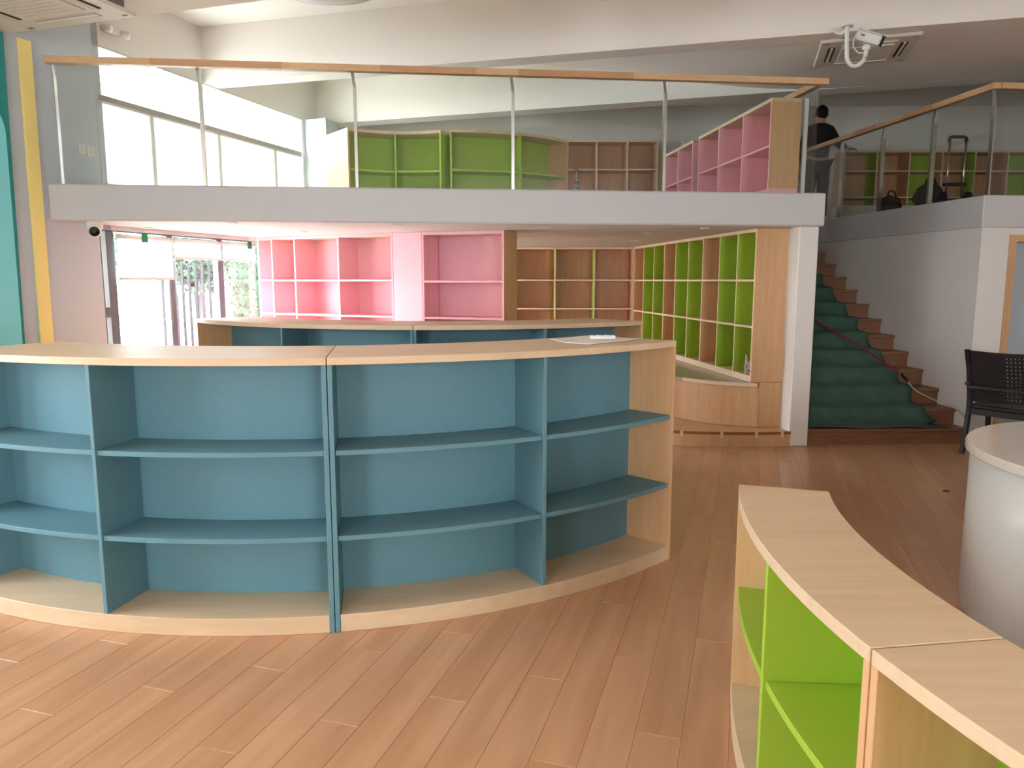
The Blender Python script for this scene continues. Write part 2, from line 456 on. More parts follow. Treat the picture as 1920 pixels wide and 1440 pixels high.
# column at the right end of the mezzanine
struct('column', prism([mz(-.20, .055), mz(-.02, .055), mz(-.02, .34), mz(-.20, .34)], 0, 1.964), 'wall', 'white column at the foot of the stairs', bevel=.006)
# wall between stairs and bookcase, wall to the right of the stairs and its face with the door
struct('wall_stair', prism([mz(-.14, .345), mz(-.03, .345), mz(-.03, 3.95), mz(-.14, 3.95)], 0, 1.964), 'wall', 'white wall between stairs and bookcase')
struct('wall_stair_right', prism([wr(0, 0), wr(.27, 0), wr(.27, .16), wr(.16, .16), wr(.16, 4.2), wr(0, 4.2)], 0, 1.964), 'wall', 'white wall running up beside the stairs')
struct('wall_stair_front', G().add(prism([wr(1.25, 0), wr(4.3, 0), wr(4.3, .16), wr(1.25, .16)], 0, 1.964)).add(prism([wr(.271, 0), wr(1.249, 0), wr(1.249, .16), wr(.271, .16)], 1.90, 1.963)), 'wall', 'white wall beside the door at the right')
dr = sroot('door_1', (*wr(.75, .05), 0), 'pale door in a wooden frame at the right edge')
dfr = obj('door_frame', G().add(prism([wr(.272, -.012), wr(.335, -.012), wr(.335, .15), wr(.272, .15)], 0, 1.9)).add(prism([wr(1.185, -.012), wr(1.248, -.012), wr(1.248, .15), wr(1.185, .15)], 0, 1.9)).add(prism([wr(.335, -.012), wr(1.185, -.012), wr(1.185, .15), wr(.335, .15)], 1.84, 1.9)), 'maple_v', dr)
obj('door_leaf', prism([wr(.337, .05), wr(1.183, .05), wr(1.183, .09), wr(.337, .09)], .01, 1.838), 'door', dr, bevel=.003)
obj('door_handle', tube([(*wr(1.1, .05), .98), (*wr(1.1, -.01), .98), (*wr(.98, -.01), .98)], .009), 'steel', dr)

# ---- windows of the facade, plus unseen ones added to brighten the room
def wframe(root, t0, t1, z0, z1, mat, s0=-.07, w=.05, dep=.07):
    g = G()
    for a, b, c, d in ((t0, t0 + w, z0, z1), (t1 - w, t1, z0, z1), (t0 + w, t1 - w, z0, z0 + w), (t0 + w, t1 - w, z1 - w, z1)):
        g.add(prism([sh(s0, a), sh(s0, b), sh(s0 + dep, b), sh(s0 + dep, a)], c, d))
    return obj('window_frame', g, mat, root)
def wbar(root, name, t0, t1, z0, z1, mat, s0=-.072, dep=.07): return obj(name, prism([sh(s0, t0), sh(s0, t1), sh(s0 + dep, t1), sh(s0 + dep, t0)], z0, z1), mat, root, bevel=.004)
def pane(root, t0, t1, z0, z1, s0=-.04): return obj('pane', prism([sh(s0, t0), sh(s0, t1), sh(s0 + .006, t1), sh(s0 + .006, t0)], z0, z1), 'glass', root)
w1 = sroot('window_1', (*sh(-.1, 1.5), 0), 'tall dark framed window and glass door under the mezzanine')
t0, t1, z0, z1 = LOW
wframe(w1, t0 + .002, t1 - .002, .002, z1 - .002, 'frame', w=.010)
mull = [(.535, .625), (1.25, 1.325), (1.955, 2.035)]
for a, b in mull: wbar(w1, 'mullion', a, b, .013, z1 - .013, 'frame')
wbar(w1, 'transom', .483, .534, 1.18, 1.265, 'frame')
for a, b in ((.483, .534), (.626, 1.249), (1.326, 1.954), (2.036, 2.90)): pane(w1, a, b, .013, z1 - .013)
obj('door_handle', G().add(tube([(*sh(.045, 1.20), 1.08), (*sh(.045, 1.20), 1.46)], .016)).add(tube([(*sh(-.01, 1.20), 1.12), (*sh(.045, 1.20), 1.12)], .01)).add(tube([(*sh(-.01, 1.20), 1.42), (*sh(.045, 1.20), 1.42)], .01)), 'grey', w1)
w2 = sroot('window_2', (*sh(-.1, 2.0), 2.25), 'long bright upper window beside the mezzanine')
t0, t1, z0, z1 = UPW
wframe(w2, t0 + .002, t1 - .002, z0 + .002, z1 - .002, 'frame_w', w=.012)
for a in (1.16, 2.08, 3.05): wbar(w2, 'mullion', a - .025, a + .025, z0 + .033, 2.985, 'frame_w')
wbar(w2, 'transom', t0 + .033, t1 - .033, 2.99, 3.045, 'transom', s0=-.072, dep=.075)
pane(w2, t0 + .015, t1 - .015, 3.05, z1 - .015)
e = [t0 + .033, 1.134, 1.186, 2.054, 2.106, 3.024, 3.076, t1 - .033]
for i in range(0, 8, 2): pane(w2, e[i], e[i + 1], z0 + .033, 2.988)
for k, (a, b) in enumerate(NEARW):
    w = sroot('window_%d' % (3 + k), (*sh(-.1, (a + b) / 2), NZ0), 'unseen facade window added for daylight left of the viewer')
    wframe(w, a + .002, b - .002, NZ0 + .002, NZ1 - .002, 'frame', w=.05)
    wbar(w, 'mullion', (a + b) / 2 - .03, (a + b) / 2 + .03, NZ0 + .052, NZ1 - .052, 'frame')
    pane(w, a + .052, (a + b) / 2 - .031, NZ0 + .052, NZ1 - .052); pane(w, (a + b) / 2 + .031, b - .052, NZ0 + .052, NZ1 - .052)
for k, (a, b) in enumerate(REARW):
    w = sroot('window_%d' % (5 + k), ((a + b) / 2, REAR - .1, RZ0), 'unseen window added for daylight in the wall behind the viewer')
    g = G()
    for x0, x1, c, d in ((a, a + .05, RZ0, RZ1), (b - .05, b, RZ0, RZ1), (a + .05, b - .05, RZ0, RZ0 + .05), (a + .05, b - .05, RZ1 - .05, RZ1)): g.add(box(x0 + .001, x1 - .001, REAR - .13, REAR - .06, c + .001, d - .001))
    obj('window_frame', g, 'frame', w)
    obj('pane', box(a + .051, b - .051, REAR - .1, REAR - .094, RZ0 + .052, RZ1 - .052), 'glass', w)

w = sroot('window_7', (*sh(-.1, 4.1), .3), 'unseen window added for daylight behind the pink bookcase')
wframe(w, 3.302, 5.148, .302, 1.923, 'frame', w=.05); wbar(w, 'mullion', 4.09, 4.16, .353, 1.872, 'frame'); pane(w, 3.353, 4.089, .353, 1.872); pane(w, 4.161, 5.097, .353, 1.872)
w = sroot('window_8', (*sh(-.1, 4.8), 2.6), 'unseen upper window added for daylight behind the short pillar')
wframe(w, 4.552, 4.948, 2.702, 3.498, 'frame_w', w=.03); pane(w, 4.583, 4.917, 2.733, 3.467)
# blinds
def blind(label, t0, t1, z0, z1, s0, drop=True, cat='blind', name='roller_blind', group=None, tr=.02):
    r = thing(name, label, cat, (*sh(s0, (t0 + t1) / 2), z0), group)
    obj('fabric', prism([sh(s0, t0), sh(s0, t1), sh(s0 + .002, t1), sh(s0 + .002, t0)], z0 + .02, z1 - .02), 'blind', r)
    obj('bottom_bar', prism([sh(s0 - .006, t0), sh(s0 - .006, t1), sh(s0 + .010, t1), sh(s0 + .010, t0)], z0, z0 + .022), 'white', r)
    obj('roller_tube', tube([(*sh(s0, t0), z1 - .025), (*sh(s0, t1), z1 - .025)], tr, 10), 'white', r, smooth=True)
    return r
bl = blind('white roller blind on the glass door, pulled lowest', .63, 1.288, 1.50, 1.90, .022)
obj('cord', tube(smooth_path([(*sh(.03, 1.30), 1.88), (*sh(.03, 1.305), 1.6), (*sh(.04, 1.30), 1.36), (*sh(.04, 1.335), 1.30), (*sh(.03, 1.34), 1.38)]), .004, 6), 'white', bl)
blind('white roller blind on the pane with the fence behind', 1.315, 1.985, 1.70, 1.90, .022)
blind('white roller blind on the pane beside the pink shelves', 2.005, 2.55, 1.70, 1.90, .022)
for a, b, lb in ((.57, 1.14, 'nearest white blind of the upper window row'), (1.18, 2.06, 'second white blind of the upper window row'), (2.10, 3.03, 'third white blind of the upper window row'), (3.07, 3.585, 'farthest white blind of the upper window row')):
    blind(lb, a, b, 2.30, 3.012, -.018, tr=.010)
for t_, lb in ((.915, 'small green exit sign near the grey wall'), (2.415, 'small green exit sign near the pink shelves')):
    r = thing('exit_sign', lb, 'sign', (*sh(-.018, t_), 1.82))
    obj('sign_plate', prism([sh(.050, t_ - .035), sh(.050, t_ + .035), sh(.058, t_ + .035), sh(.058, t_ - .035)], 1.835, 1.915), 'sign', r, bevel=.002)
    obj('bracket', prism([sh(.0482, t_ - .008), sh(.0482, t_ + .008), sh(.0495, t_ + .008), sh(.0495, t_ - .008)], 1.84, 1.963), 'steel', r)

# coloured boards on the facade wall
def wboard(name, label, pts, mat, th, cat='wall panel', s0=.001):
    """outline in (t, z) on the facade"""
    n = len(pts); v = [(*sh(s0, a), z) for a, z in pts] + [(*sh(s0 + th, a), z) for a, z in pts]
    f = [list(range(n))[::-1], list(range(n, 2 * n))] + [[i, (i + 1) % n, n + (i + 1) % n, n + i] for i in range(n)]
    return tag(obj(name, (v, f), mat, bevel=.003), label, cat)
wboard('wall_board', 'tall yellow board on the left wall', [(-.185, 0), (-.075, 0), (-.045, 3.28), (-.155, 3.28)], 'yellow', .02)
wboard('wall_board', 'dark teal board on the left wall beside the yellow one', [(-1.35, 0), (-.335, 0), (-.27, 3.28), (-1.35, 3.28)], 'teal', .02)
arch = [(-1.3, 0), (-.365, 0), (-.335, 2.55)]
for k in range(1, 9):
    a = k / 8 * PI / 2; arch.append((-.335 - .30 * (1 - math.cos(a)), 2.55 + .30 * math.sin(a)))
arch += [(-1.0, 2.85), (-1.3, 2.55)]
wboard('wall_board', 'light cyan board with rounded top on the teal one', arch, 'cyan', .02, s0=.022)

# ================================================================== GLASS RAILINGS
def handrail(root, pts, z1, w=.065, h=.05, seglen=.42):
    k = 0
    for i in range(len(pts) - 1):
        a, b = Vector(pts[i]), Vector(pts[i + 1]); L = (b - a).length; d = (b - a) / L; p = 0.0
        while p < L - 1e-4:
            q = min(L, p + seglen * random.uniform(.75, 1.25))
            if L - q < .15: q = L
            obj('wood_block', seg(a + d * p, a + d * (q - .0008), w, z1 - h, z1), ['rail_a', 'rail_a', 'rail_b'][random.randrange(3)], root)
            p = q; k += 1
def gpanel(root, a, b, z0, z1): return obj('glass_panel', seg(a, b, .012, z0, z1), 'rail_glass', root)
def gpost(root, p, ang_deg, z0, z1, w=.024):
    a = rad(ang_deg); g = G()
    # a slim flat bar with a cranked head
    g.add(frame3(box(-w / 2, w / 2, -.022, .022, 0, z1 - z0 - .12), (p[0], p[1], z0), rz=a))
    v = [(-w / 2, -.022, z1 - z0 - .12), (w / 2, -.022, z1 - z0 - .12), (w / 2, .022, z1 - z0 - .12), (-w / 2, .022, z1 - z0 - .12),
         (-w / 2 - .014, -.010, z1 - z0 - .001), (w / 2 - .014, -.010, z1 - z0 - .001), (w / 2 - .014, .012, z1 - z0 - .001), (-w / 2 - .014, .012, z1 - z0 - .001)]
    g.add(frame3((v, [[0, 1, 5, 4], [1, 2, 6, 5], [2, 3, 7, 6], [3, 0, 4, 7], [4, 5, 6, 7], [0, 3, 2, 1]]), (p[0], p[1], z0), rz=a))
    o = obj('post', g, 'steel', root)
    return o
ra = thing('glass_railing', 'long glass railing with wooden handrail along the mezzanine edge', 'railing', (*mz(-3.2, .06), 2.245))
us = [-6.27, -5.20, -4.0, -2.72, -1.43, -.10]
for i in range(5): gpanel(ra, mz(us[i] + .012, .06), mz(us[i + 1] - .012, .06), 2.246, 3.148)
for u in us[1:5]: gpost(ra, mz(u, .085), A_M, 2.246, 3.149)
gpost(ra, mz(us[0] - .004, .06), A_M, 2.246, 3.149, .006)
handrail(ra, [mz(-6.33, .06), mz(-.02, .06)], 3.20)
gpanel(ra, mz(-.07, .10), mz(-.07, 1.75), 2.246, 3.148); gpanel(ra, mz(-.07, 1.78), mz(-.07, 3.5), 2.246, 3.148)
obj('end_post', seg(mz(-.145, .194), mz(-.108, .194), .02, 2.246, 3.07), 'white', ra, bevel=.002)
handrail(ra, [mz(-.07, .10), mz(-.07, 3.5)], 3.199)
rb = thing('glass_railing', 'glass railing with wooden handrail on the upper floor right of the stairs', 'railing', (*wr(.05, 1.7), 2.245))
vs_ = [.03, .85, 1.70, 2.55, 3.40]
for i in range(4): gpanel(rb, wr(.03, vs_[i] + .01), wr(.03, vs_[i + 1] - .01), 2.246, 3.148)
for v in vs_[1:4]: gpost(rb, wr(.06, v), A_M + 90, 2.246, 3.149, .03)
gpanel(rb, wr(.05, .02), wr(1.3, .02), 2.246, 3.148); gpanel(rb, wr(1.33, .02), wr(2.6, .02), 2.246, 3.148)
gpost(rb, wr(.035, .025), A_M, 2.246, 3.149, .012); gpost(rb, wr(1.315, .02), A_M, 2.246, 3.149)
handrail(rb, [wr(.03, .0), wr(.03, 3.42)], 3.20); handrail(rb, [wr(.065, .02), wr(2.62, .02)], 3.199)

# ================================================================== STAIRS
RISE, TREAD = .1545, .2525
st = thing('staircase', 'brown wooden staircase rising between the white walls', 'staircase', (3.45, 6.75, 0))
NST = 14
def stp(i):      # right end and left end of the nosing line of step i
    s_ = -.03 + (0.165 if i else 0) + TREAD * max(0, i - 1) if i else -.03
    r_ = Vector(wr(-.002, s_)); l_ = Vector(mz(-.026, (r_ - MO).dot(MV) - .055 + .105))
    # keep the nosing almost square to the viewer
    l_ = Vector((l_.x, r_.y - .055)); dd = (l_ - MO).dot(MU); l_ = l_ - MU * (dd + .026) if abs(dd + .026) > 0 else l_
    return l_, r_, .15 + RISE * i
for i in range(NST):
    l0, r0, z = stp(i); l1, r1, zz = stp(i + 1)
    bk = MV * .03
    obj('tread', prism([l0, r0, r1 + bk, l1 + bk], z - .032, z), 'stair', st, bevel=.004)
    o_ = MV * .022; o2 = MV * .04
    obj('riser', prism([l0 + o_, r0 + o_, r0 + o2, l0 + o2], max(0, z - RISE + .0015) if i else 0.0, z - .033), 'stair', st)

# green runner laid over the steps
def runner():
    prof = []
    for i in range(0, 11):
        l0, r0, z = stp(i); l1, r1, zz = stp(i + 1)
        dv = (r1 - r0).length
        if i == 0: prof += [(0, .03, z + .006), (0, .5, z + .008)]
        else: prof += [(i, -.012, z - .03), (i, -.006, z + .010), (i, .10, z + .016)]
        prof += [(i, dv / TREAD * .80 if i else .80, z + .022), (i, (.92 if i else .92) * dv / TREAD, z + .055)]
    v = []; f = []; nw = 14
    for k, (i, fr, z) in enumerate(prof):
        l0, r0, zz = stp(i)
        off = fr * TREAD if i else fr * .165
        for j in range(nw + 1):
            w = j / nw
            right_in = .30 + .02 * math.sin(i * 1.7)
            if i == 0: right_in = .30 - .12 * (1 - fr)
            a = l0 + (MU * .03); b = r0 - MU * right_in
            p = a.lerp(b, w) + MV * (off + (-.02 if (fr > 0 and i) else -.004))
            wob = .020 * math.sin(5 * w + 1.9 * i) * (1 if .5 < fr < .95 else .2) + .008 * math.sin(11 * w + i)
            cx = 0
            if i == 0 and fr < .1: cx = .035 * max(0, 1 - w * 6)
            v.append((p.x, p.y + cx, z + max(-.003, wob) + .003))
    n = nw + 1
    for k in range(len(prof) - 1):
        for j in range(nw): f.append([k * n + j, k * n + j + 1, (k + 1) * n + j + 1, (k + 1) * n + j])
    return v, f
ro = obj('stair_runner', runner(), 'carpet', smooth=True)
sm = ro.modifiers.new('thickness', 'SOLIDIFY'); sm.thickness = .006; sm.offset = 1
tag(ro, 'dark green carpet runner lying loosely over the stairs', 'carpet')

# hose and cable across the stairs
hz = thing('hose', 'red hose with pale cable end hanging diagonally across the stairs', 'hose', (3.9, 7.3, .6))
obj('hose_line', tube(smooth_path([(3.13, 8.40, 1.22), (3.285, 8.08, 1.055), (3.44, 7.75, .92), (3.615, 7.40, .745), (3.74, 7.10, .60)]), .010, 8), 'red', hz, smooth=True)
obj('connector', tube([(3.738, 7.105, .602), (3.755, 7.06, .565), (3.765, 7.035, .545)], .014, 8), 'black', hz, smooth=True)
obj('cable', tube(smooth_path([(3.765, 7.035, .545), (3.81, 6.98, .47), (3.92, 6.96, .41), (4.04, 6.97, .355), (4.15, 6.86, .30), (4.16, 6.72, .21), (4.15, 6.62, .05), (4.145, 6.60, .008), (4.3, 6.55, .006)]), .005, 6), 'cable', hz, smooth=True)

# ================================================================== BOOKCASES
def arc_case(name, label, c, rf, rb, a0, a1, divs, levels, ztop, zb, body, ends, group, double=True, end_mats=('maple_v', 'maple_v'), tt=.032, plinth=.078, floor_z=0.0, toplabel=None):
    """curved bookcase; rf front radius, rb back radius, a0..a1 degrees, ends thick panels, divs angles"""
    sg = 1 if rf > rb else -1
    am = (a0 + a1) / 2
    r = thing(name, label, 'bookcase', (*pol(c, (rf + rb) / 2, am), zb), group)
    dth = .020
    def dang(R): return math.degrees(dth / R)
    obj('top', arcb(c, rf, rb, a0, a1, zb + ztop - tt, zb + ztop, 28), 'maple', r, bevel=.002)
    zt = zb + ztop - tt - .0005
    sides = [(rf, (rf + rb) / 2)] if not double else [(rf, (rf + rb) / 2), (rb, (rf + rb) / 2)]
    if not double: sides = [(rf, rb)]
    dA = dang(rf)
    obj('bottom_board', arcb(c, rf - sg * .004, rb + sg * .004, a0 + dA * 1.05, a1 - dA * 1.05, zb, zb + plinth, 24), 'maple', r, bevel=.002)
    for a, s_, mt in ((a0, 1, end_mats[0]), (a1, -1, end_mats[1])):
        ca = a + s_ * dA / 2
        obj('end_panel', seg(pol(c, rf - sg * .001, ca), pol(c, rb + sg * .001, ca), dth, zb, zt), mt, r, bevel=.0015)
    for rfr, rbk in sides:
        s2 = 1 if rfr > rbk else -1
        back_r = rbk + s2 * .002
        obj('back_panel', arcb(c, back_r, back_r + s2 * .010, a0 + dA * 1.06, a1 - dA * 1.06, zb + plinth + .0005, zt - .0005, 28), body, r)
        for a in divs:
            obj('divider', seg(pol(c, rfr - s2 * .003, a), pol(c, back_r + s2 * .0105, a), .018, zb + plinth + .0005, zt - .0005), body, r, bevel=.0015)
        edges = [a0 + dA * 1.08] + [x for a in sorted(divs) for x in (a - dA * .52, a + dA * .52)] + [a1 - dA * 1.08]
        for k in range(0, len(edges), 2):
            for z in levels:
                obj('shelf', arcb(c, rfr - s2 * .012, back_r + s2 * .0105, edges[k], edges[k + 1], zb + z - .022, zb + z, 14), body, r, bevel=.002)
    return r
BC = (-1.22, 5.85)
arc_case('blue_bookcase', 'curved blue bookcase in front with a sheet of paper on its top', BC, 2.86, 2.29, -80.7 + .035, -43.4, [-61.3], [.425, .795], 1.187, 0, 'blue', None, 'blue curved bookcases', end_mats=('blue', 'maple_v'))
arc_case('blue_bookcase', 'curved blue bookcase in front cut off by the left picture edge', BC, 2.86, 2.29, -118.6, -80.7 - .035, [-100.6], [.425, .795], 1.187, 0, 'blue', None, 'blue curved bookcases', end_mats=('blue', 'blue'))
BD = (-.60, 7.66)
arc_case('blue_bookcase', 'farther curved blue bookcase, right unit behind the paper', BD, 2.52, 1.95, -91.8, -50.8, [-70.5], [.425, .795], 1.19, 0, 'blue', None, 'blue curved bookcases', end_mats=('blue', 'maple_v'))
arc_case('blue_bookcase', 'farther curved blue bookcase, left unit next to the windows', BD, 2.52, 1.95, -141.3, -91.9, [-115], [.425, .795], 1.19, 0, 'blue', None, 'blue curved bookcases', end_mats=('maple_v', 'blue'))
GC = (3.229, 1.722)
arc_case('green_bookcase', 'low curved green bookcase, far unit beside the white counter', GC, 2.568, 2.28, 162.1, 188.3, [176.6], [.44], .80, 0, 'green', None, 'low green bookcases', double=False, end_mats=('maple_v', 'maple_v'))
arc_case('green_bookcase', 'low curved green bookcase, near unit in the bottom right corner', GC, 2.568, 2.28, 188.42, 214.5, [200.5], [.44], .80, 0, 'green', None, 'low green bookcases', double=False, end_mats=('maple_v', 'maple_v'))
# upper floor, S shaped pair
arc_case('green_bookcase', 'green bookcase behind the railing, left unit with bare end panel', (-1.10, 7.155), .958, 1.525, 68.0, 127.5, [97.5], [.40], .80, 2.245, 'green', None, 'green bookcases on the mezzanine', end_mats=('green', 'maple_v'))
arc_case('green_bookcase', 'green bookcase behind the railing, right unit curving away', (-.687, 9.696), 1.698, 1.42, -88.5, -39.0, [-62.5], [.40], .80, 2.245, 'green', None, 'green bookcases on the mezzanine', double=False, end_mats=('green', 'maple_v'))

def wall_case(name, label, pts, normals, depth, levels, z0, z1, div_mats, back_mats, shelf_mat, top_mat, edge_mat, group=None, dth=.020, base=0.0, base_mat=None, tt=.03, top_edge=None):
    """bookcase along a polyline of divider positions; normals point to the back"""
    r = thing(name, label, 'bookcase', (*(Vector(pts[0]) + Vector(pts[-1])) / 2, z0), group)
    n = len(pts); P = [Vector(p) for p in pts]; NN = [Vector(q).normalized() for q in normals]
    fr = lambda d: (-d.x, -d.y, 0)
    for i in range(n):
        t = (P[min(i + 1, n - 1)] - P[max(i - 1, 0)]).normalized()
        sh_ = t * (dth / 2 if i == 0 else (-dth / 2 if i == n - 1 else 0))
        obj('end_panel' if i in (0, n - 1) else 'divider', seg(P[i] + sh_, P[i] + sh_ + NN[i] * depth, dth, z0 + base, z1 - tt - .0005), [div_mats[i], edge_mat], r, edge=(fr(NN[i]), 1))
    for i in range(n - 1):
        t = (P[i + 1] - P[i]).normalized()
        a, b = P[i] + t * (dth * (1.02 if i == 0 else .52)), P[i + 1] - t * (dth * (1.02 if i == n - 2 else .52))
        nm = (NN[i] + NN[i + 1]) / 2
        q = [a, b, b + NN[i + 1] * (depth - .011), a + NN[i] * (depth - .011)]
        obj('back_panel', prism([a + NN[i] * (depth - .010), b + NN[i + 1] * (depth - .010), b + NN[i + 1] * depth, a + NN[i] * depth], z0 + base, z1 - tt - .0005), back_mats[i], r)
        for z in levels:
            obj('shelf', prism([a + NN[i] * .003, b + NN[i + 1] * .003, q[2], q[3]], z - .02, z), [shelf_mat, edge_mat], r, edge=(fr(nm), 1))
    tp = [P[i] for i in range(n)] + [P[i] + NN[i] * depth for i in range(n - 1, -1, -1)]
    obj('top', prism(tp, z1 - tt, z1), [top_mat, top_edge or edge_mat], r, edge=(lambda c, k=fr(sum(NN, Vector((0, 0)))): k, 1))
    if base:
        obj('base', prism([P[i] + NN[i] * .004 for i in range(n)] + [P[i] + NN[i] * depth for i in range(n - 1, -1, -1)], z0, z0 + base - .0005), base_mat or top_mat, r)
    return r
# pink bookcase under the mezzanine, curved run at the left
pk = [(-2.835, 8.455), (-2.62, 8.26), (-2.34, 8.145), (-1.80, 7.835), (-1.19, 7.55)]
def nrm(pts):
    out = []
    for i in range(len(pts)):
        d = Vector(pts[min(i + 1, len(pts) - 1)]) - Vector(pts[max(i - 1, 0)]); out.append(Vector((-d.y, d.x)).normalized())
    return out
wall_case('pink_bookcase', 'tall curved pink bookcase beside the bright windows', pk, nrm(pk), .32, [.38, .76, 1.14, 1.505], 0, 1.962, ['pink'] * 5, ['pink'] * 4, 'pink', 'maple', 'pink', 'tall pink bookcases', base=.07, base_mat='pink')
pn = nrm([(-1.19, 7.55), (-.88, 7.39)])[0]
tag(obj('filler_panel', prism([(-1.187, 7.549), (-.883, 7.391), (-.883 + pn.x * .3, 7.391 + pn.y * .3), (-1.187 + pn.x * .3, 7.549 + pn.y * .3)], 0, 1.962), 'pink', bevel=.002), 'plain pink panel between the two pink bookcases', 'panel')
p2 = [(-.88, 7.39), (-.075, 7.115)]
n2 = Vector((.30, .954)).normalized()
wall_case('pink_bookcase', 'tall pink bookcase with wide compartments and wooden right end', p2, [n2, Vector((.36, .93)).normalized()], .34, [.38, .76, 1.14, 1.495], 0, 1.962, ['pink', 'maple_v'], ['pink'], 'pink', 'maple', 'pink', 'tall pink bookcases', base=.07, base_mat='pink')
# brown bookcase on the back wall
bx = [-.52, .06, .615, 1.172, 1.735]
wall_case('brown_bookcase', 'brown bookcase with green dividers against the far back wall', [(x, 10.79 - .012 * i) for i, x in enumerate(bx)], [(0, 1)] * 5, .33, [.30, .70, 1.10, 1.507], 0, 1.962, ['oak', 'oak', 'green', 'green', 'oak'], ['oak'] * 4, 'oak', 'maple', 'maple_edge', base=.07)
# long bookcase along the stair wall
ly = [10.70, 10.24, 9.80, 9.39, 8.975, 8.55, 8.12, 7.67, 7.24, 6.845]
LP0, LP1 = Vector((1.735, 10.64)), Vector((2.205, 6.84))
lpts = []
for y in ly:
    k = (LP0.y - y) / (LP0.y - LP1.y); p = LP0.lerp(LP1, k); lpts.append((p.x, y))
dm = ['oak', 'oak', 'green', 'green', 'oak', 'green', 'green', 'oak', 'green', 'green']
dm = ['oak', 'green', 'green', 'oak', 'green', 'green', 'oak', 'green', 'green', 'maple_v']
dirl = (LP1 - LP0).normalized(); ln = Vector((-dirl.y, dirl.x))
bm_ = ['oak', 'green', 'green', 'oak', 'green', 'green', 'oak', 'green', 'green']
dm2 = ['oak'] + bm_[:]       # the face of each divider that looks at the viewer has the colour of the cell before it
dm3 = [bm_[0]] + bm_[1:] + ['maple_v']
wall_case('wall_bookcase', 'long green and brown bookcase along the stair wall above the bench', lpts, [ln] * 10, .30, [1.08, 1.505], 0.56, 1.962, dm3, bm_, 'maple', 'maple', 'maple_edge', base=.06, base_mat='maple_edge')
# its wooden end facing the room
ef = thing('end_cladding', 'tall plain wooden panel closing the bookcase end beside the white column', 'panel', (2.36, 6.84, .14))
obj('upper_board', prism([(2.20, 6.815), (2.512, 6.848), (2.51, 6.87), (2.198, 6.837)], .566, 1.962), 'maple_v', ef, bevel=.001)
obj('lower_board', prism([(2.28, 6.823), (2.514, 6.848), (2.512, 6.87), (2.278, 6.845)], .141, .563), 'maple_v', ef, bevel=.001)

# curved bench and step
def curve_from(pts, k=8): return [(p.x, p.y) for p in smooth_path([(x, y, 0) for x, y in pts], k)]
bf = curve_from([(2.277, 6.83), (2.10, 6.90), (1.90, 7.02), (1.68, 7.26), (1.50, 7.62), (1.42, 8.1), (1.46, 8.6), (1.62, 9.1), (1.83, 9.48)])
inner = [(1.96, 9.0), (2.02, 8.5), (2.18, 7.2), (2.50, 6.875), (2.279, 6.848)]
def off_curve(c, d):
    out = []
    for i, p in enumerate(c):
        a, b = Vector(c[max(i - 1, 0)]), Vector(c[min(i + 1, len(c) - 1)]); t = (b - a).normalized(); n_ = Vector((t.y, -t.x)); out.append((p[0] - n_.x * d * 1, p[1] - n_.y * d))
    return out
bn = thing('curved_bench', 'curved wooden bench with pale top in front of the long bookcase', 'bench', (1.95, 7.9, .14))
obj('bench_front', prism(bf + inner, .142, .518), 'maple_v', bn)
obj('bench_top', prism([(p[0] - .012, p[1] - .012) for p in bf] + inner,   .5185, .558), ['bench', 'maple_edge'], bn, edge=((-.5, -.85, 0), 1), bevel=.003)
sf = curve_from([(2.53, 6.655), (2.25, 6.625), (1.9, 6.635), (1.5, 6.70), (1.15, 6.95), (.95, 7.4), (.95, 8.2), (1.2, 9.0), (1.6, 9.6)])
stepi = [(2.0, 9.2), (2.14, 8.0), (2.50, 6.90)]
cs = thing('curved_step', 'low curved wooden step in front of the bench', 'step', (1.9, 7.6, 0))
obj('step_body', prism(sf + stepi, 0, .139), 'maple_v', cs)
# brown protective strip on the step edge held by bits of tape
off = off_curve(sf, .0)
def along(c, i0, i1, z0, z1, th):
    g = []; 
    seg_ = c[i0:i1 + 1]
    out = []
    for i, p in enumerate(seg_):
        a, b = Vector(seg_[max(i - 1, 0)]), Vector(seg_[min(i + 1, len(seg_) - 1)]); t = (b - a).normalized(); n_ = Vector((-t.y, t.x)); out.append((p[0] + n_.x * -th, p[1] + n_.y * -th))
    return prism([p for p in seg_] + out[::-1], z0, z1)
sgn = -.004 if (Vector(sf[1]) - Vector(sf[0])).x < 0 else .004
for i0, i1 in ((0, 3), (3, 9), (9, 16), (16, 23), (23, 30)):
    obj('edge_strip', along(sf, i0, i1, .112, .1385, sgn), 'strip', cs)
for i0 in (3, 9, 16, 23):
    p = Vector(sf[i0]); t = (Vector(sf[i0 + 1]) - Vector(sf[i0 - 1])).normalized(); n_ = Vector((-t.y, t.x))
    if n_.y > 0: n_ = -n_
    a, b = p - t * .014, p + t * .014
    obj('tape', prism([a + n_ * .0045, b + n_ * .0045, b + n_ * .006, a + n_ * .006], .085, .1405), 'tape', cs)

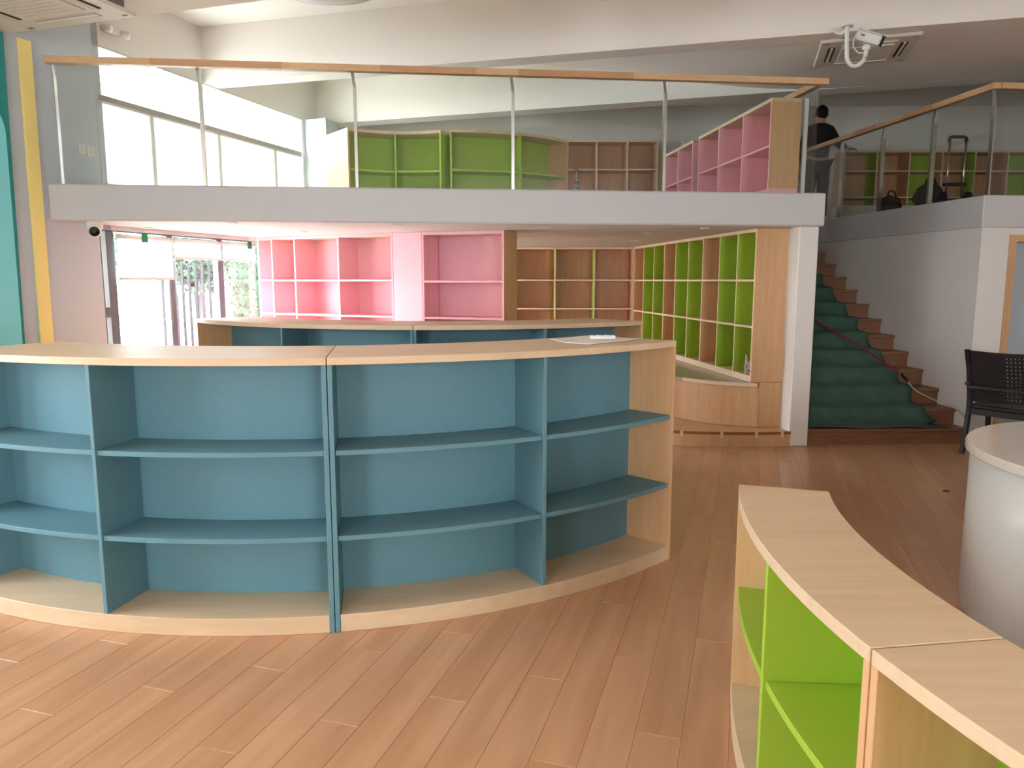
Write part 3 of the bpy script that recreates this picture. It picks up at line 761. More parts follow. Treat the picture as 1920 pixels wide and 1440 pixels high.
# upper floor bookcases
wall_case('brown_bookcase', 'brown bookcase on the mezzanine against the back wall', [(-.1 + .43 * i, 10.80) for i in range(6)], [(0, 1)] * 6, .33, [2.245 + .40, 2.245 + .80], 2.245, 3.44, ['oak'] * 6, ['oak'] * 5, 'oak', 'maple', 'maple_edge', base=.06)
pdir = Vector((-.105, .9945))
def pline(y0, y1, k): return [tuple(Vector((2.238, 6.70)) + pdir * (y0 + (y1 - y0) * i / k)) for i in range(k + 1)]
pa = pline(.0, 1.80, 3)[::-1]; pb = pline(1.98, 3.0, 2)[::-1]
wall_case('pink_bookcase', 'low pink bookcase behind the railing with bare wooden end panel', pa, [MU] * 4, .27, [2.245 + .42], 2.245, 3.055, ['pink', 'pink', 'pink', 'maple_v'], ['pink'] * 3, 'pink', 'maple', 'pink', 'pink bookcases on the mezzanine', base=.05, base_mat='pink', top_edge='maple_edge')
wall_case('pink_bookcase', 'low pink bookcase farther back with a plastic bag on top', pb, [MU] * 3, .27, [2.245 + .42], 2.245, 3.055, ['pink', 'pink', 'pink'], ['pink'] * 2, 'pink', 'maple', 'pink', 'pink bookcases on the mezzanine', base=.05, base_mat='pink', top_edge='maple_edge')
wall_case('dark_bookcase', 'brown and green bookcase in the shade of the upper right floor', [(4.66 + .46 * i, 10.80) for i in range(8)], [(0, 1)] * 8, .33, [2.245 + .42, 2.245 + .78], 2.245, 3.30, ['oak', 'green', 'oak', 'oak', 'green', 'oak', 'oak', 'oak'], ['oak', 'oak', 'green', 'oak', 'oak', 'green', 'oak'], 'oak', 'maple', 'maple_edge', base=.30, base_mat='offwhite')

# ================================================================== FURNITURE AND THINGS
# white counter with rounded end
ct = thing('counter', 'white rounded counter with stone top at the right edge', 'counter', (3.3, 2.9, 0))
def stadium(cx, cy, r, ext, n=28):
    p = [(cx + r * math.cos(PI / 2 + PI * i / n), cy + r * math.sin(PI / 2 + PI * i / n)) for i in range(n + 1)]
    p += [(cx + ext + r * math.cos(-PI / 2 + PI * i / n), cy + r * math.sin(-PI / 2 + PI * i / n)) for i in range(n + 1)]
    return p
CX, CY = 2.88, 2.99
v_, f_ = prism(stadium(CX, CY, .852, 1.1, 40), 0.0, .725)
g = G(); g.add((v_, f_)); g.sm = [len(q) == 4 for q in g.f]
obj('counter_body', g, 'counter', ct)
obj('counter_top', prism(stadium(CX, CY, .875, 1.1, 40), .7255, .77), 'stone', ct, bevel=.008)

# black woven armchair
ch = thing('armchair', 'black woven plastic armchair behind the white counter', 'chair', (4.2, 6.35, 0))
RL, RR = Vector((3.93, 6.38)), Vector((4.20, 6.02))
cxd = (RR - RL).normalized(); cyd = Vector((-cxd.y, cxd.x))     # right and forward of the chair
CWd = (RR - RL).length + .02
if cyd.x < 0: cyd = -cyd
def cp3(x, y, z): p = RL + cxd * x + cyd * y; return (p.x, p.y, z)
def taper(pts, w0, d0): return pts
def leg(x, pts, wx=.036, wy=.046):
    v = []; f = []
    for (y, z) in pts:
        for dx, dy in ((-wx / 2, -wy / 2), (wx / 2, -wy / 2), (wx / 2, wy / 2), (-wx / 2, wy / 2)): v.append(cp3(x + dx, y + dy, z))
    for i in range(len(pts) - 1):
        for k in range(4): f.append([4 * i + k, 4 * i + (k + 1) % 4, 4 * i + 4 + (k + 1) % 4, 4 * i + 4 + k])
    f += [[3, 2, 1, 0], [4 * len(pts) - 4 + k for k in range(4)]]
    return v, f
for x in (0, CWd):
    obj('leg', leg(x, [(0, 0), (.03, .14), (.06, .28), (.075, .40), (.07, .50), (.05, .60), (.02, .72), (-.03, .84), (-.06, .915)]), 'black', ch, bevel=.006)
    obj('leg', leg(x, [(.52, 0), (.50, .2), (.48, .42), (.46, .60)]), 'black', ch, bevel=.006)
    ar = []
    obj('armrest', (lambda vf: vf)(leg(0, [(0, 0)])) if False else prism([cp3(x - .024, -.0, 0)[:2], cp3(x + .024, -.0, 0)[:2], cp3(x + .030, .53, 0)[:2], cp3(x - .030, .53, 0)[:2]], .602, .628), 'black', ch, bevel=.006)
def bpt(u, z):      # curved back surface
    k = (z - .44) / .47
    y = .075 - .125 * k ** 1.4 - .045 * math.sin(PI * u) * -1
    return cp3(.018 + u * (CWd - .036), y, z)
g = G(); nu, nz = 26, 28
def low(u): return .46 - .02 * math.sin(PI * u)
def high(u): return .905 - .012 * math.sin(PI * u)
for i in range(nu):
    for k in range(nz):
        hole = 2 <= i < nu - 2 and 2 <= k < nz - 2 and i % 2 == 1 and k % 2 == 1 and i > nu // 2
        if hole: continue
        u0, u1 = i / nu, (i + 1) / nu
        q = []
        for u, kk in ((u0, k), (u1, k), (u1, k + 1), (u0, k + 1)): q.append(bpt(u, low(u) + (high(u) - low(u)) * kk / nz))
        g.add((q, [[0, 1, 2, 3]]))
bk = obj('backrest', g, 'black', ch)
bmx = bmesh.new(); bmx.from_mesh(bk.data); bmesh.ops.remove_doubles(bmx, verts=bmx.verts, dist=.0005); bmx.to_mesh(bk.data); bmx.free()
md = bk.modifiers.new('thickness', 'SOLIDIFY'); md.thickness = .014; md.offset = 0
g = G()     # raised weave strands
for k in range(2, nz - 1, 2):
    z_ = k / nz; path = [Vector(bpt(u / 12, low(u / 12) + (high(u / 12) - low(u / 12)) * z_)) - Vector((cyd.x, cyd.y, 0)) * .008 for u in range(0, 13)]
    g.add(tube(path, .0045, 5))
obj('weave', g, 'black', bk)
obj('seat', prism([cp3(.0, .06, 0)[:2], cp3(CWd, .06, 0)[:2], cp3(CWd + .02, .53, 0)[:2], cp3(-.02, .53, 0)[:2]], .40, .432), 'black', ch, bevel=.008)
obj('seat_rail', prism([cp3(.02, .05, 0)[:2], cp3(CWd - .02, .05, 0)[:2], cp3(CWd - .02, .075, 0)[:2], cp3(.02, .075, 0)[:2]], .345, .399), 'black', ch, bevel=.004)
obj('back_rail', prism([cp3(-.015, .015, 0)[:2], cp3(CWd, .015, 0)[:2], cp3(CWd, .045, 0)[:2], cp3(-.015, .045, 0)[:2]], .572, .600), 'black', ch, bevel=.005)

# paper and remote control on the blue bookcase
g = G(); nn = 10
pc = [Vector((.191, 3.80)), Vector((.40, 4.19)), Vector((.70, 3.95)), Vector((.376, 3.625))]
v = []; f = []
for i in range(nn + 1):
    for j in range(nn + 1):
        p = pc[0].lerp(pc[1], i / nn).lerp(pc[3].lerp(pc[2], i / nn), j / nn)
        z = 1.1885 + .012 * max(0, 1 - (i + j) / 4) + .006 * max(0, (j - 7) / 3) * max(0, (i - 6) / 4) + .0015 * math.sin(i * .9) ** 2
        v.append((p.x, p.y, z))
for i in range(nn):
    for j in range(nn): k = i * (nn + 1) + j; f.append([k, k + 1, k + nn + 2, k + nn + 1])
pp = obj('paper_sheet', (v, f), 'paper', smooth=True)
md = pp.modifiers.new('thickness', 'SOLIDIFY'); md.thickness = .0008; md.offset = 1
tag(pp, 'crumpled white sheet of paper on the front blue bookcase', 'paper')
rm = thing('remote_control', 'white remote control lying on the sheet of paper', 'remote control', (.47, 3.90, 1.1915))
RA = rad(4)
obj('remote_body', frame3(box(-.066, .066, -.022, .022, 0, .021), (.475, 3.905, 1.1925), rz=RA), 'white', rm, bevel=.006)
for k in range(5):
    obj('button', frame3(box(-.007, .007, -.006, .006, 0, .0022), (.475 + (-.045 + k * .021), 3.903 + .002 * k, 1.2136), rz=RA), 'white' if k % 2 else 'grey', rm, bevel=.001)

# plastic bags and scrap
def crumple(name, label, c, sx, sy, sz, seed, mat='bag', marks=False):
    rnd = random.Random(seed); bm = bmesh.new(); bmesh.ops.create_icosphere(bm, subdivisions=3, radius=1)
    for w in bm.verts:
        d = w.co.normalized(); q = .72 + .30 * math.sin(5 * d.x + seed) * math.sin(4 * d.y + 2 * seed) + .22 * math.sin(9 * d.z + 3 * d.x + seed) + rnd.uniform(-.06, .06)
        z = d.z * q
        w.co = Vector((d.x * q * sx, d.y * q * sy, max(0, (z + .55)) * sz))
    v = [tuple(w.co + Vector(c)) for w in bm.verts]; f = [[x.index for x in q.verts] for q in bm.faces]; bm.free()
    r = thing(name, label, 'bag', c)
    obj('bag_body', (v, f), mat, r)
    g = G()
    for s_ in (-1, 1):
        g.add(tube(smooth_path([(c[0] + s_ * sx * .2, c[1], c[2] + sz * .9), (c[0] + s_ * sx * .45, c[1] - sy * .1, c[2] + sz * 1.55), (c[0] + s_ * sx * .62, c[1], c[2] + sz * 1.75), (c[0] + s_ * sx * .50, c[1] + sy * .1, c[2] + sz * .95)]), sx * .08, 6))
    obj('bag_handle', g, mat, r)
    if marks:
        obj('printed_mark', frame3(box(-.022, -.006, -.001, .001, 0, .012), (c[0] - .005, c[1] - sy * 1.02, c[2] + .03)), 'trouser', r)
    return r
crumple('plastic_bag', 'crumpled white plastic bag in the corner of the curved bench', (2.245, 7.04, .6205), .05, .07, .10, 3, marks=True)
crumple('plastic_bag', 'crumpled white plastic bag on top of the far pink bookcase', (2.12, 9.32, 3.056), .11, .17, .055, 5)
tag(obj('dark_scrap', [prism([(2.20, 6.99), (2.34, 6.96), (2.37, 6.99), (2.30, 7.02), (2.24, 7.01)], .559, .568)][0], 'rubber'), 'small dark scrap lying on the bench edge', 'scrap')
# slim metal stand beside the upper green bookcase
ms = thing('metal_stand', 'slim metal rod stand at the right end of the upper green bookcase', 'stand', (.74, 8.80, 2.245))
obj('rod', tube([(.74, 8.80, 2.252), (.74, 8.80, 2.76)], .010, 8), 'steel', ms, smooth=True)
obj('foot', lathe([(.07, 0), (.07, .006), (.02, .012)], 16, (.74, 8.80, 2.246)), 'steel', ms)
for z in (2.53, 2.60, 2.74): obj('ring', lathe([(.012, 0), (.026, .004), (.026, .016), (.012, .02)], 12, (.74, 8.80, z)), 'grey', ms, smooth=True)

# ceiling cassette air conditioners
def cassette(label, cx, cy, z, size, angd, body_top):
    r = thing('air_conditioner', label, 'air conditioner', (cx, cy, z))
    a = rad(angd); h = size / 2
    def put(x0, x1, y0, y1, z0, z1): return frame3(box(x0, x1, y0, y1, z0, z1), (cx, cy, z), rz=a)
    obj('fascia', put(-h, h, -h, h, .012, .04), 'offwhite', r, bevel=.010)
    obj('body', put(-h * .88, h * .88, -h * .88, h * .88, .0405, body_top - z), 'grey', r)
    gq = obj('intake_grille', put(-h * .54, h * .54, -h * .54, h * .54, .0, .0118), 'offwhite', r, bevel=.006)
    for k in range(9):
        y = -h * .42 + k * h * .105
        obj('grille_slot', put(-h * .44, h * .44, y, y + h * .02, -.0012, -.0002), 'groove', gq)
    for sx, sy in ((1, 0), (-1, 0), (0, 1), (0, -1)):
        if sx: q = (sx * h * .66 if sx > 0 else -h * .80, sx * h * .80 if sx > 0 else -h * .66, -h * .56, h * .56)
        else: q = (-h * .56, h * .56, h * .66 if sy > 0 else -h * .80, h * .80 if sy > 0 else -h * .66)
        s_ = obj('air_slot', put(*q, .009, .0118), 'dark' if sx else 'groove', r)
        if sx: m_ = ((q[0] + q[1]) / 2 - .010, (q[0] + q[1]) / 2 + .010, q[2], q[3])
        else: m_ = (q[0], q[1], (q[2] + q[3]) / 2 - .010, (q[2] + q[3]) / 2 + .010)
        obj('vane', put(*m_, .002, .0088), 'offwhite', s_)
    for sx in (-1, 1):
        for sy in (-1, 1): obj('corner_clip', put(sx * h * .88 - .02, sx * h * .88 + .02, sy * h * .88 - .008, sy * h * .88 + .008, .009, .0118), 'grey', r)
    return r
cassette('cream ceiling air conditioner in the top left corner', -3.03, 4.885, 3.195, .92, -18, 3.30)
cassette('cream ceiling air conditioner above the stairs behind the camera pipe', 2.98, 6.64, 3.395, .75, -17.3, 3.44)

# bullet camera on a bent pipe
cc = thing('security_camera', 'white bullet security camera on a bent pipe under the beam', 'security camera', (2.59, 6.06, 3.44))
bz = 3.44
obj('ceiling_flange', lathe([(.045, 0), (.045, .012)], 20, (2.575, 6.06, bz - .0125)), 'white', cc)
obj('pipe', tube(smooth_path([(2.575, 6.06, bz - .013), (2.578, 6.06, 3.36), (2.583, 6.06, 3.25), (2.592, 6.06, 3.185), (2.625, 6.055, 3.142), (2.67, 6.05, 3.142), (2.71, 6.04, 3.18), (2.722, 6.04, 3.225), (2.724, 6.04, 3.25)], 5), .016, 10), 'white', cc, smooth=True)
obj('side_pipe', tube(smooth_path([(2.575, 6.075, 3.41), (2.54, 6.085, 3.385), (2.50, 6.09, 3.395), (2.475, 6.09, 3.41)], 5), .012, 8), 'white', cc, smooth=True)
obj('swivel', lathe([(.022, 0), (.03, .008), (.03, .03), (.018, .045)], 14, (2.724, 6.04, 3.248)), 'white', cc, smooth=True)
hd = Matrix.Translation((2.735, 6.03, 3.335)) @ Matrix.Rotation(rad(-30), 4, 'Z') @ Matrix.Rotation(rad(24), 4, 'Y')
def hv(vf): return [tuple(hd @ Vector(p)) for p in vf[0]], vf[1]
hs = obj('housing', hv(box(-.10, .095, -.038, .038, -.036, .036)), 'white', cc, bevel=.012)
obj('sun_shield', hv(box(-.095, .118, -.042, .042, .0365, .042)), 'white', cc, bevel=.002)
obj('lens_face', hv(box(.0955, .104, -.034, .034, -.032, .034)), 'black', cc, bevel=.004)
obj('logo_mark', hv(box(-.06, -.03, -.0388, -.0381, -.006, .008)), 'grey', hs)
obj('wire', tube(smooth_path([tuple(hd @ Vector((-.10, 0, 0))), (2.63, 6.05, 3.34), (2.628, 6.05, 3.28), (2.67, 6.05, 3.235), (2.71, 6.045, 3.235)], 5), .005, 6), 'white', cc, smooth=True)
# dome camera under the slab
dc = thing('security_camera', 'white dome security camera below the left end of the mezzanine', 'security camera', (-3.36, 6.12, 1.9))
obj('mount', lathe([(.045, -.075), (.062, -.05), (.066, -.006), (.066, -.0005)], 24, (-3.36, 6.12, 1.964)), 'white', dc, smooth=True)
def ball(c, r, n=14):
    return lathe([(max(.0008, r * math.sin(PI * i / n)), -r * math.cos(PI * i / n)) for i in range(n + 1)], 20, c)
db = obj('eyeball', ball((-3.352, 6.105, 1.888), .052), 'white', dc, smooth=True)
dv = Vector((3.3, -6.0, -.9)).normalized()
q = dv.to_track_quat('Z', 'Y').to_matrix().to_4x4()
ln_ = lathe([(.037, 0), (.039, .004), (.033, .010), (.012, .013)], 20)
obj('lens', ([tuple(Matrix.Translation(Vector((-3.352, 6.105, 1.888)) + dv * .0425) @ q @ Vector(p)) for p in ln_[0]], ln_[1]), 'lens', db)

# round ceiling lamps
for x, y, lb in ((-1.10, 4.60, 'left round white ceiling lamp cut by the top edge'), (.58, 4.51, 'right round white ceiling lamp cut by the top edge')):
    r = thing('ceiling_lamp', lb, 'lamp', (x, y, 3.2), 'round ceiling lamps')
    obj('lamp_housing', lathe([(.355, .0), (.365, .012), (.365, .085), (.35, .0985)], 48, (x, y, 3.2)), 'offwhite', r)
    obj('diffuser', lathe([(.05, -.014), (.25, -.010), (.345, -.0005)], 48, (x, y, 3.2)), 'white', r, smooth=True)
# recessed downlights in the mezzanine soffit
dls = [(-3.25, 6.80, 'nearest the grey wall'), (-2.288, 6.225, 'in the front row above the pink shelves at left'), (-2.023, 7.342, 'behind the front row above the curved pink shelves'), (-.978, 6.494, 'in the front row above the plain pink panel'),
       (.259, 6.72, 'in the front row right of the pink shelves'), (1.739, 6.856, 'in the front row before the long bookcase'), (.07, 9.262, 'far back before the brown bookcase'), (.16, 8.14, 'halfway back beside the pink end panel'), (1.45, 9.013, 'far back beside the long bookcase'), (1.36, 7.59, 'halfway back beside the long bookcase')]
dm_ = None
for x, y, lb in dls:
    r = thing('downlight', 'small recessed ceiling spot ' + lb, 'downlight', (x, y, 1.955), 'downlights under the mezzanine')
    if dm_ is None:
        o1 = obj('rim', lathe([(.030, .002), (.036, 0), (.046, .004), (.046, .0085)], 20, (x, y, 1.955)), 'white', r, smooth=True)
        o2 = obj('lamp_glass', lathe([(.012, .002), (.029, .0045), (.029, .008)], 16, (x, y, 1.9552)), 'steel', r, smooth=True)
        dm_ = (o1.data, o2.data, o1.location.z, o2.location.z)
    else:
        inst('rim', dm_[0], (x, y, dm_[2]), 0, r); inst('lamp_glass', dm_[1], (x, y, dm_[3]), 0, r)
# switches and small wall lamps
for t_, z_, lb in ((.36, 2.56, 'white light switch on the grey wall behind the glass, left one'), (.44, 2.555, 'white light switch on the grey wall behind the glass, right one')):
    r = thing('light_switch', lb, 'switch', (*sh(.004, t_), z_))
    o = obj('plate', prism([sh(.001, t_ - .032), sh(.001, t_ + .032), sh(.010, t_ + .032), sh(.010, t_ - .032)], z_ - .043, z_ + .043), 'white', r, bevel=.003)
    obj('rocker', prism([sh(.0102, t_ - .018), sh(.0102, t_ + .018), sh(.013, t_ + .018), sh(.013, t_ - .018)], z_ - .028, z_ + .028), 'offwhite', r)
el = thing('emergency_lamp', 'small white twin lamp high on the wall below the air conditioner', 'lamp', (*sh(.02, .72), 3.57))
obj('box', prism([sh(.001, .66), sh(.001, .80), sh(.05, .80), sh(.05, .66)], 3.57, 3.62), 'white', el, bevel=.005)
for t_ in (.64, .83):
    p = sh(.045, t_); obj('lamp_head', tube([(*sh(.02, t_), 3.60), (*sh(.06, t_ + .01), 3.585), (*sh(.09, t_ + .015), 3.575)], [.018, .028, .034], 12), 'white', el, smooth=True)

# hand truck and bags on the upper right floor
ht = thing('hand_truck', 'folding hand truck with twin metal poles behind the right glass', 'hand truck', (4.45, 7.62, 2.245))
hx0, hx1, hy = 4.315, 4.475, 7.62
for x in (hx0, hx1): obj('pole', tube([(x, hy, 2.30), (x, hy - .01, 2.86)], .011, 8), 'steel', ht, smooth=True)
obj('handle', tube(smooth_path([(hx0 - .005, hy, 2.845), (hx0, hy, 2.885), (hx0 + .03, hy, 2.895), (hx1 - .03, hy, 2.895), (hx1, hy, 2.885), (hx1 + .005, hy, 2.845)], 4), .016, 8), 'rubber', ht, smooth=True)
obj('crossbar', tube([(hx0 - .03, hy, 2.44), (hx1 + .03, hy, 2.44)], .018, 8), 'rubber', ht, smooth=True)
obj('toe_plate', box(hx0 - .05, hx1 + .05, hy - .02, hy + .20, 2.252, 2.268), 'steel', ht, bevel=.003)
for x in (hx0 - .045, hx1 + .045):
    w_ = lathe([(.02, -.015), (.06, -.015), (.06, .015), (.02, .015)], 18)
    obj('wheel', frame3(w_, (x, hy - .03, 2.3065), ry=PI / 2), 'rubber', ht, smooth=False)
def sack(label, c, sx, sy, sz, seed):
    bm = bmesh.new(); bmesh.ops.create_icosphere(bm, subdivisions=3, radius=1)
    for w in bm.verts:
        d = w.co.normalized(); q = .9 + .12 * math.sin(4 * d.x + seed) * math.sin(5 * d.y + seed) + .07 * math.sin(8 * d.z + seed)
        w.co = Vector((d.x * q * sx, d.y * q * sy, max(-.75, d.z * q) * sz + .75 * sz))
    v = [tuple(w.co + Vector(c)) for w in bm.verts]; f = [[x.index for x in q.verts] for q in bm.faces]; bm.free()
    r = thing('cloth_bag', label, 'bag', c)
    obj('bag_body', (v, f), 'cloth', r, smooth=True)
    obj('strap', tube(smooth_path([(c[0] - sx * .4, c[1] - sy * .2, c[2] + sz * 1.45), (c[0] - sx * .2, c[1] - sy * .1, c[2] + sz * 1.95), (c[0] + sx * .2, c[1] - sy * .1, c[2] + sz * 1.95), (c[0] + sx * .4, c[1] - sy * .2, c[2] + sz * 1.45)]), .010, 6), 'rubber', r, smooth=True)
sack('dark cloth bag beside the hand truck', (4.42, 8.12, 2.246), .16, .13, .16, 2)
sack('smaller dark cloth bag farther from the hand truck', (4.33, 8.75, 2.246), .13, .12, .13, 9)

# ================================================================== PERSON on the landing, seen from behind
PX, PY, PZ = 4.215, 10.62, 2.245
PS = .94
def skin(name, verts, edges, radii, mat, parent, sub=2, root=0):
    me = bpy.data.meshes.new(name); me.from_pydata(verts, edges, [])
    o = bpy.data.objects.new(name, me); C.objects.link(o)
    md = o.modifiers.new('skin', 'SKIN'); md.use_smooth_shade = True
    for i, r in enumerate(radii):
        sv = me.skin_vertices[0].data[i]; sv.radius = (r if isinstance(r, tuple) else (r, r)); sv.use_root = (i == root)
    ms_ = o.modifiers.new('sub', 'SUBSURF'); ms_.levels = sub; ms_.render_levels = sub
    dg = bpy.context.evaluated_depsgraph_get()
    m2 = bpy.data.meshes.new_from_object(o.evaluated_get(dg))
    bpy.data.objects.remove(o); bpy.data.meshes.remove(me)
    m2.materials.clear(); m2.materials.append(M[mat])
    for p in m2.polygons: p.use_smooth = True
    o = bpy.data.objects.new(name, m2); C.objects.link(o); ORI[o.name] = Vector((0, 0, 0))
    if parent is not None: attach(o, parent)
    return o
pe = thing('person', 'person in dark jacket and trousers seen from behind, leaning on a shelf upstairs', 'person', (PX, PY, PZ))
def W3(l): return [(PX + x * PS, PY + y * PS, PZ + z * PS) for x, y, z in l]
# pelvis, spine, neck, head, arms (right arm reaches to the right onto the shelf), legs
vv = [(0, 0, .92), (0, .0, 1.08), (.02, .03, 1.25), (.03, .05, 1.40), (.04, .07, 1.49), (.045, .085, 1.57), (.05, .10, 1.655),
      (.17, .03, 1.37), (.30, .06, 1.20), (.46, .15, 1.16), (.52, .17, 1.15),
      (-.15, .03, 1.36), (-.22, .04, 1.12), (-.23, .12, .90), (-.23, .14, .83),
      (.09, 0, .86), (.10, .02, .48), (.10, -.02, .09), (.10, .10, .035),
      (-.09, 0, .86), (-.10, .02, .48), (-.10, -.02, .09), (-.10, .10, .035)]
ee = [(0, 1), (1, 2), (2, 3), (3, 4), (4, 5), (5, 6), (3, 7), (7, 8), (8, 9), (9, 10), (3, 11), (11, 12), (12, 13), (13, 14), (0, 15), (15, 16), (16, 17), (17, 18), (0, 19), (19, 20), (20, 21), (21, 22)]
rr = [(.13, .10), (.125, .095), (.14, .10), (.12, .085), .052, (.075, .085), (.07, .08), .055, .044, .034, .03, .055, .044, .034, .03, .085, .058, .042, .035, .085, .058, .042, .035]
body = skin('body', W3(vv), ee, rr, 'skin', pe)
jv = vv[:4] + [vv[4]] + [vv[7], vv[8], (.44, .115, 1.145), vv[11], vv[12], (-.23, .10, .93)]
je = [(0, 1), (1, 2), (2, 3), (3, 4), (3, 5), (5, 6), (6, 7), (3, 8), (8, 9), (9, 10)]
jr = [(.155, .125), (.15, .12), (.165, .125), (.145, .11), .062, .075, .06, .05, .075, .06, .05]
skin('jacket', W3(jv), je, jr, 'jacket', pe)
tv = [vv[0], vv[15], vv[16], (.10, -.015, .11), vv[19], vv[20], (-.10, -.015, .11)]
skin('trousers', W3(tv), [(0, 1), (1, 2), (2, 3), (0, 4), (4, 5), (5, 6)], [(.145, .115), .10, .078, .068, .10, .078, .068], 'trouser', pe)
hb = ball((0, 0, 0), 1, 12)
obj('hair', ([(PX + (.05 + p[0] * .088) * PS, PY + (.068 + p[1] * .100) * PS, PZ + (1.632 + p[2] * .108) * PS) for p in hb[0]], hb[1]), 'hair', pe, smooth=True)
fx = (PX + .055 * PS, PY + .165 * PS, PZ + 1.60 * PS)
g = G().add(ball((fx[0], fx[1] + .018, fx[2] - .01), .014, 8), 0, True)
for s_ in (-1, 1): g.add(ball((PX + (.05 + s_ * .085) * PS, PY + .085 * PS, PZ + 1.60 * PS), .022, 8), 0, True)
obj('ears_and_nose', g, 'skin', pe)
for s_ in (-1, 1): obj('eye', ball((fx[0] + s_ * .03, fx[1] + .002, fx[2] + .012), .010, 8), 'lens', pe, smooth=True)
obj('mouth', tube([(fx[0] - .022, fx[1] + .002, fx[2] - .05), (fx[0], fx[1] + .006, fx[2] - .052), (fx[0] + .022, fx[1] + .002, fx[2] - .05)], .005, 6), 'red', pe, smooth=True)
def hand(wx, wy, wz, dx, dy, dz, name):
    w = Vector((wx, wy, wz)); d = Vector((dx, dy, dz)).normalized(); s_ = d.cross(Vector((0, 0, 1))).normalized(); up = s_.cross(d)
    V_ = [w, w + d * .045, w + d * .085]; E_ = [(0, 1), (1, 2)]; R_ = [.026, (.034, .018), (.038, .017)]
    for k, (o_, L_) in enumerate(((-.03, .062), (-.010, .078), (.010, .072), (.028, .055))):
        b = len(V_); V_ += [w + d * .085 + s_ * o_, w + d * (.085 + L_ * .5) + s_ * o_ * 1.1 - up * .006, w + d * (.085 + L_) + s_ * o_ * 1.1 - up * .022]
        E_ += [(2, b), (b, b + 1), (b + 1, b + 2)]; R_ += [.0095, .009, .008]
    b = len(V_); V_ += [w + d * .03 - s_ * .032, w + d * .06 - s_ * .055 - up * .01, w + d * .085 - s_ * .06 - up * .02]; E_ += [(1, b), (b, b + 1), (b + 1, b + 2)]; R_ += [.011, .010, .008]
    return skin(name, [tuple(PX_ + q * PS for PX_, q in zip((PX, PY, PZ), v)) for v in V_], E_, R_, 'skin', body, 1)
hand(.52, .17, 1.15, .9, .35, -.12, 'hand'); hand(-.23, .14, .83, 0, .25, -1, 'hand')
for s_ in (-1, 1):
    obj('shoe', ([(PX + s_ * .10 * PS + p[0] * .048, PY + .045 + p[1] * .135, PZ + .001 + max(0, (p[2] + .55)) * .062) for p in hb[0]], hb[1]), 'black', pe, smooth=True)

# ================================================================== OUTDOORS
struct('ground', prism([(-30, -25), (-9.5, -25), sh(-.25, trear(0) - .5), sh(-.25, 5.7), (-2.3, 11.4), (9, 11.4), (9, 30), (-30, 30)], -.3, -.12), 'pave', 'pale paving outside the windows')
struct('lawn', prism([(-4.9, 10.0), (-4.1, 10.1), (-3.7, 10.9), (-3.7, 12.2), (-5.2, 12.2), (-5.4, 10.8)], -.119, -.07), 'grass', 'patch of green lawn outside')
def leaves(c, sx, sy, sz, n, size, seed, flat=False):
    rnd = random.Random(seed); v = []; f = []
    for i in range(n):
        while True:
            p = Vector((rnd.uniform(-1, 1), rnd.uniform(-1, 1), rnd.uniform(-1, 1)))
            if flat or p.length <= 1: break
        p = Vector((c[0] + p.x * sx, c[1] + p.y * sy, c[2] + p.z * sz))
        a = Vector((rnd.uniform(-1, 1), rnd.uniform(-1, 1), rnd.uniform(-1, 1))).normalized(); b = a.cross(Vector((rnd.random(), rnd.random(), .3))).normalized()
        L, w = size * rnd.uniform(.7, 1.2), size * .45
        k = len(v); m = p + a * L * .5 + Vector((0, 0, .15 * L))
        v += [tuple(p), tuple(m + b * w), tuple(p + a * L), tuple(m - b * w)]; f += [[k, k + 1, k + 2], [k, k + 2, k + 3]]
    return v, f
hg = thing('hedge', 'tall clipped ivy hedge seen through the pane beside the pink shelves', 'hedge', (-3.9, 12.3, -.12))
obj('hedge_core', box(-4.55, -3.2, 12.22, 12.5, -.12, 2.6), 'leaf', hg)
lf = obj('foliage', leaves((-3.87, 12.2, 1.25), .72, .13, 1.38, 5200, .06, 4, True), 'leaf', hg); lf['kind'] = 'stuff'
fe = thing('fence', 'dark metal bar fence seen through the middle window pane', 'fence', (-4.65, 10.9, -.12))
bar = None
for k in range(10):
    x = -5.06 + k * .098
    if bar is None: o = obj('bar', frame3(box(-.015, .015, -.015, .015, 0, 1.86), (x, 10.9, -.12)), 'fence', fe); bar = o.data; bz_ = o.location.z
    else: inst('bar', bar, (x, 10.9, bz_), 0, fe)
for z in (.10, 1.48): obj('rail', box(-5.08, -4.16, 10.912, 10.934, z, z + .03), 'fence', fe)
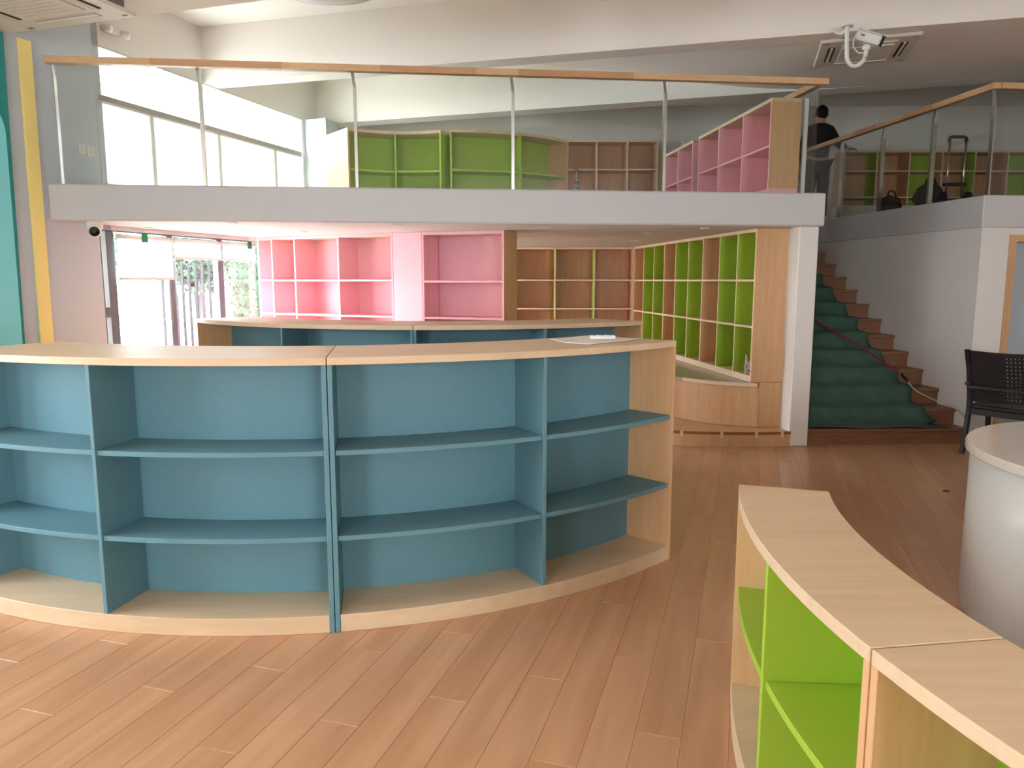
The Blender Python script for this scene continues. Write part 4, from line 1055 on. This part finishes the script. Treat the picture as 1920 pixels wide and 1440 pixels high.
def tree(label, x, y, h, r, seed, n=1600, ch=1.4):
    t = thing('tree', label, 'tree', (x, y, -.12), 'trees outside')
    obj('trunk', tube([(x, y, -.12), (x + .03, y, h * .4), (x - .04, y + .03, h * .8), (x, y, h)], [.11, .09, .07, .04], 9), 'bark', t, smooth=True)
    for k in range(3):
        a = k * 2.1 + seed; obj('branch', tube([(x - .02, y, h * .7), (x + math.cos(a) * r * .4, y + math.sin(a) * r * .4, h * .9), (x + math.cos(a) * r * .8, y + math.sin(a) * r * .8, h * 1.02)], [.05, .035, .015], 7), 'bark', t, smooth=True)
    q = obj('foliage', leaves((x, y, h + ch * .25), r, r, ch, n, .16, seed), 'leaf', t); q['kind'] = 'stuff'
tree('tree with slim trunk standing behind the bar fence, left one', -5.75, 13.8, 1.75, .8, 3, 1200, .7)
tree('tree with slim trunk standing behind the bar fence, right one', -4.2, 15.2, 1.7, .7, 6, 1200, .7)
tree('leafy tree seen beside the grey wall at the window edge', -7.35, 12.6, 1.9, .75, 8, 1500, .75)
# white curved garden wall outside the middle pane
gw = curve_from([(-4.0, 9.0), (-4.5, 9.35), (-4.9, 9.9), (-5.05, 10.6)])
top = [1.02, .98, .93, .88]
v = []; f = []; n_ = len(gw)
for i, p in enumerate(gw):
    k = i / (n_ - 1); zt_ = .55 + .85 * k ** 1.6
    a, b = Vector(gw[max(i - 1, 0)]), Vector(gw[min(i + 1, n_ - 1)]); t = (b - a).normalized(); nn_ = Vector((-t.y, t.x)) * .06
    for q in (nn_, -nn_): v += [(p[0] + q.x, p[1] + q.y, -.12), (p[0] + q.x, p[1] + q.y, zt_)]
for i in range(n_ - 1):
    k = 4 * i; f += [[k, k + 4, k + 5, k + 1], [k + 2, k + 3, k + 7, k + 6], [k + 1, k + 5, k + 7, k + 3]]
f += [[0, 1, 3, 2], [4 * n_ - 4, 4 * n_ - 2, 4 * n_ - 1, 4 * n_ - 3]]
tag(obj('garden_wall', (v, f), 'render'), 'low white curved wall outside the middle window pane', 'wall')

# a small red scrap left on the floor
tag(obj('red_scrap', prism([(3.088, 5.19), (3.125, 5.175), (3.135, 5.195), (3.113, 5.215), (3.093, 5.21)], .0005, .006), 'red'), 'tiny red scrap lying on the floor near the counter', 'scrap')
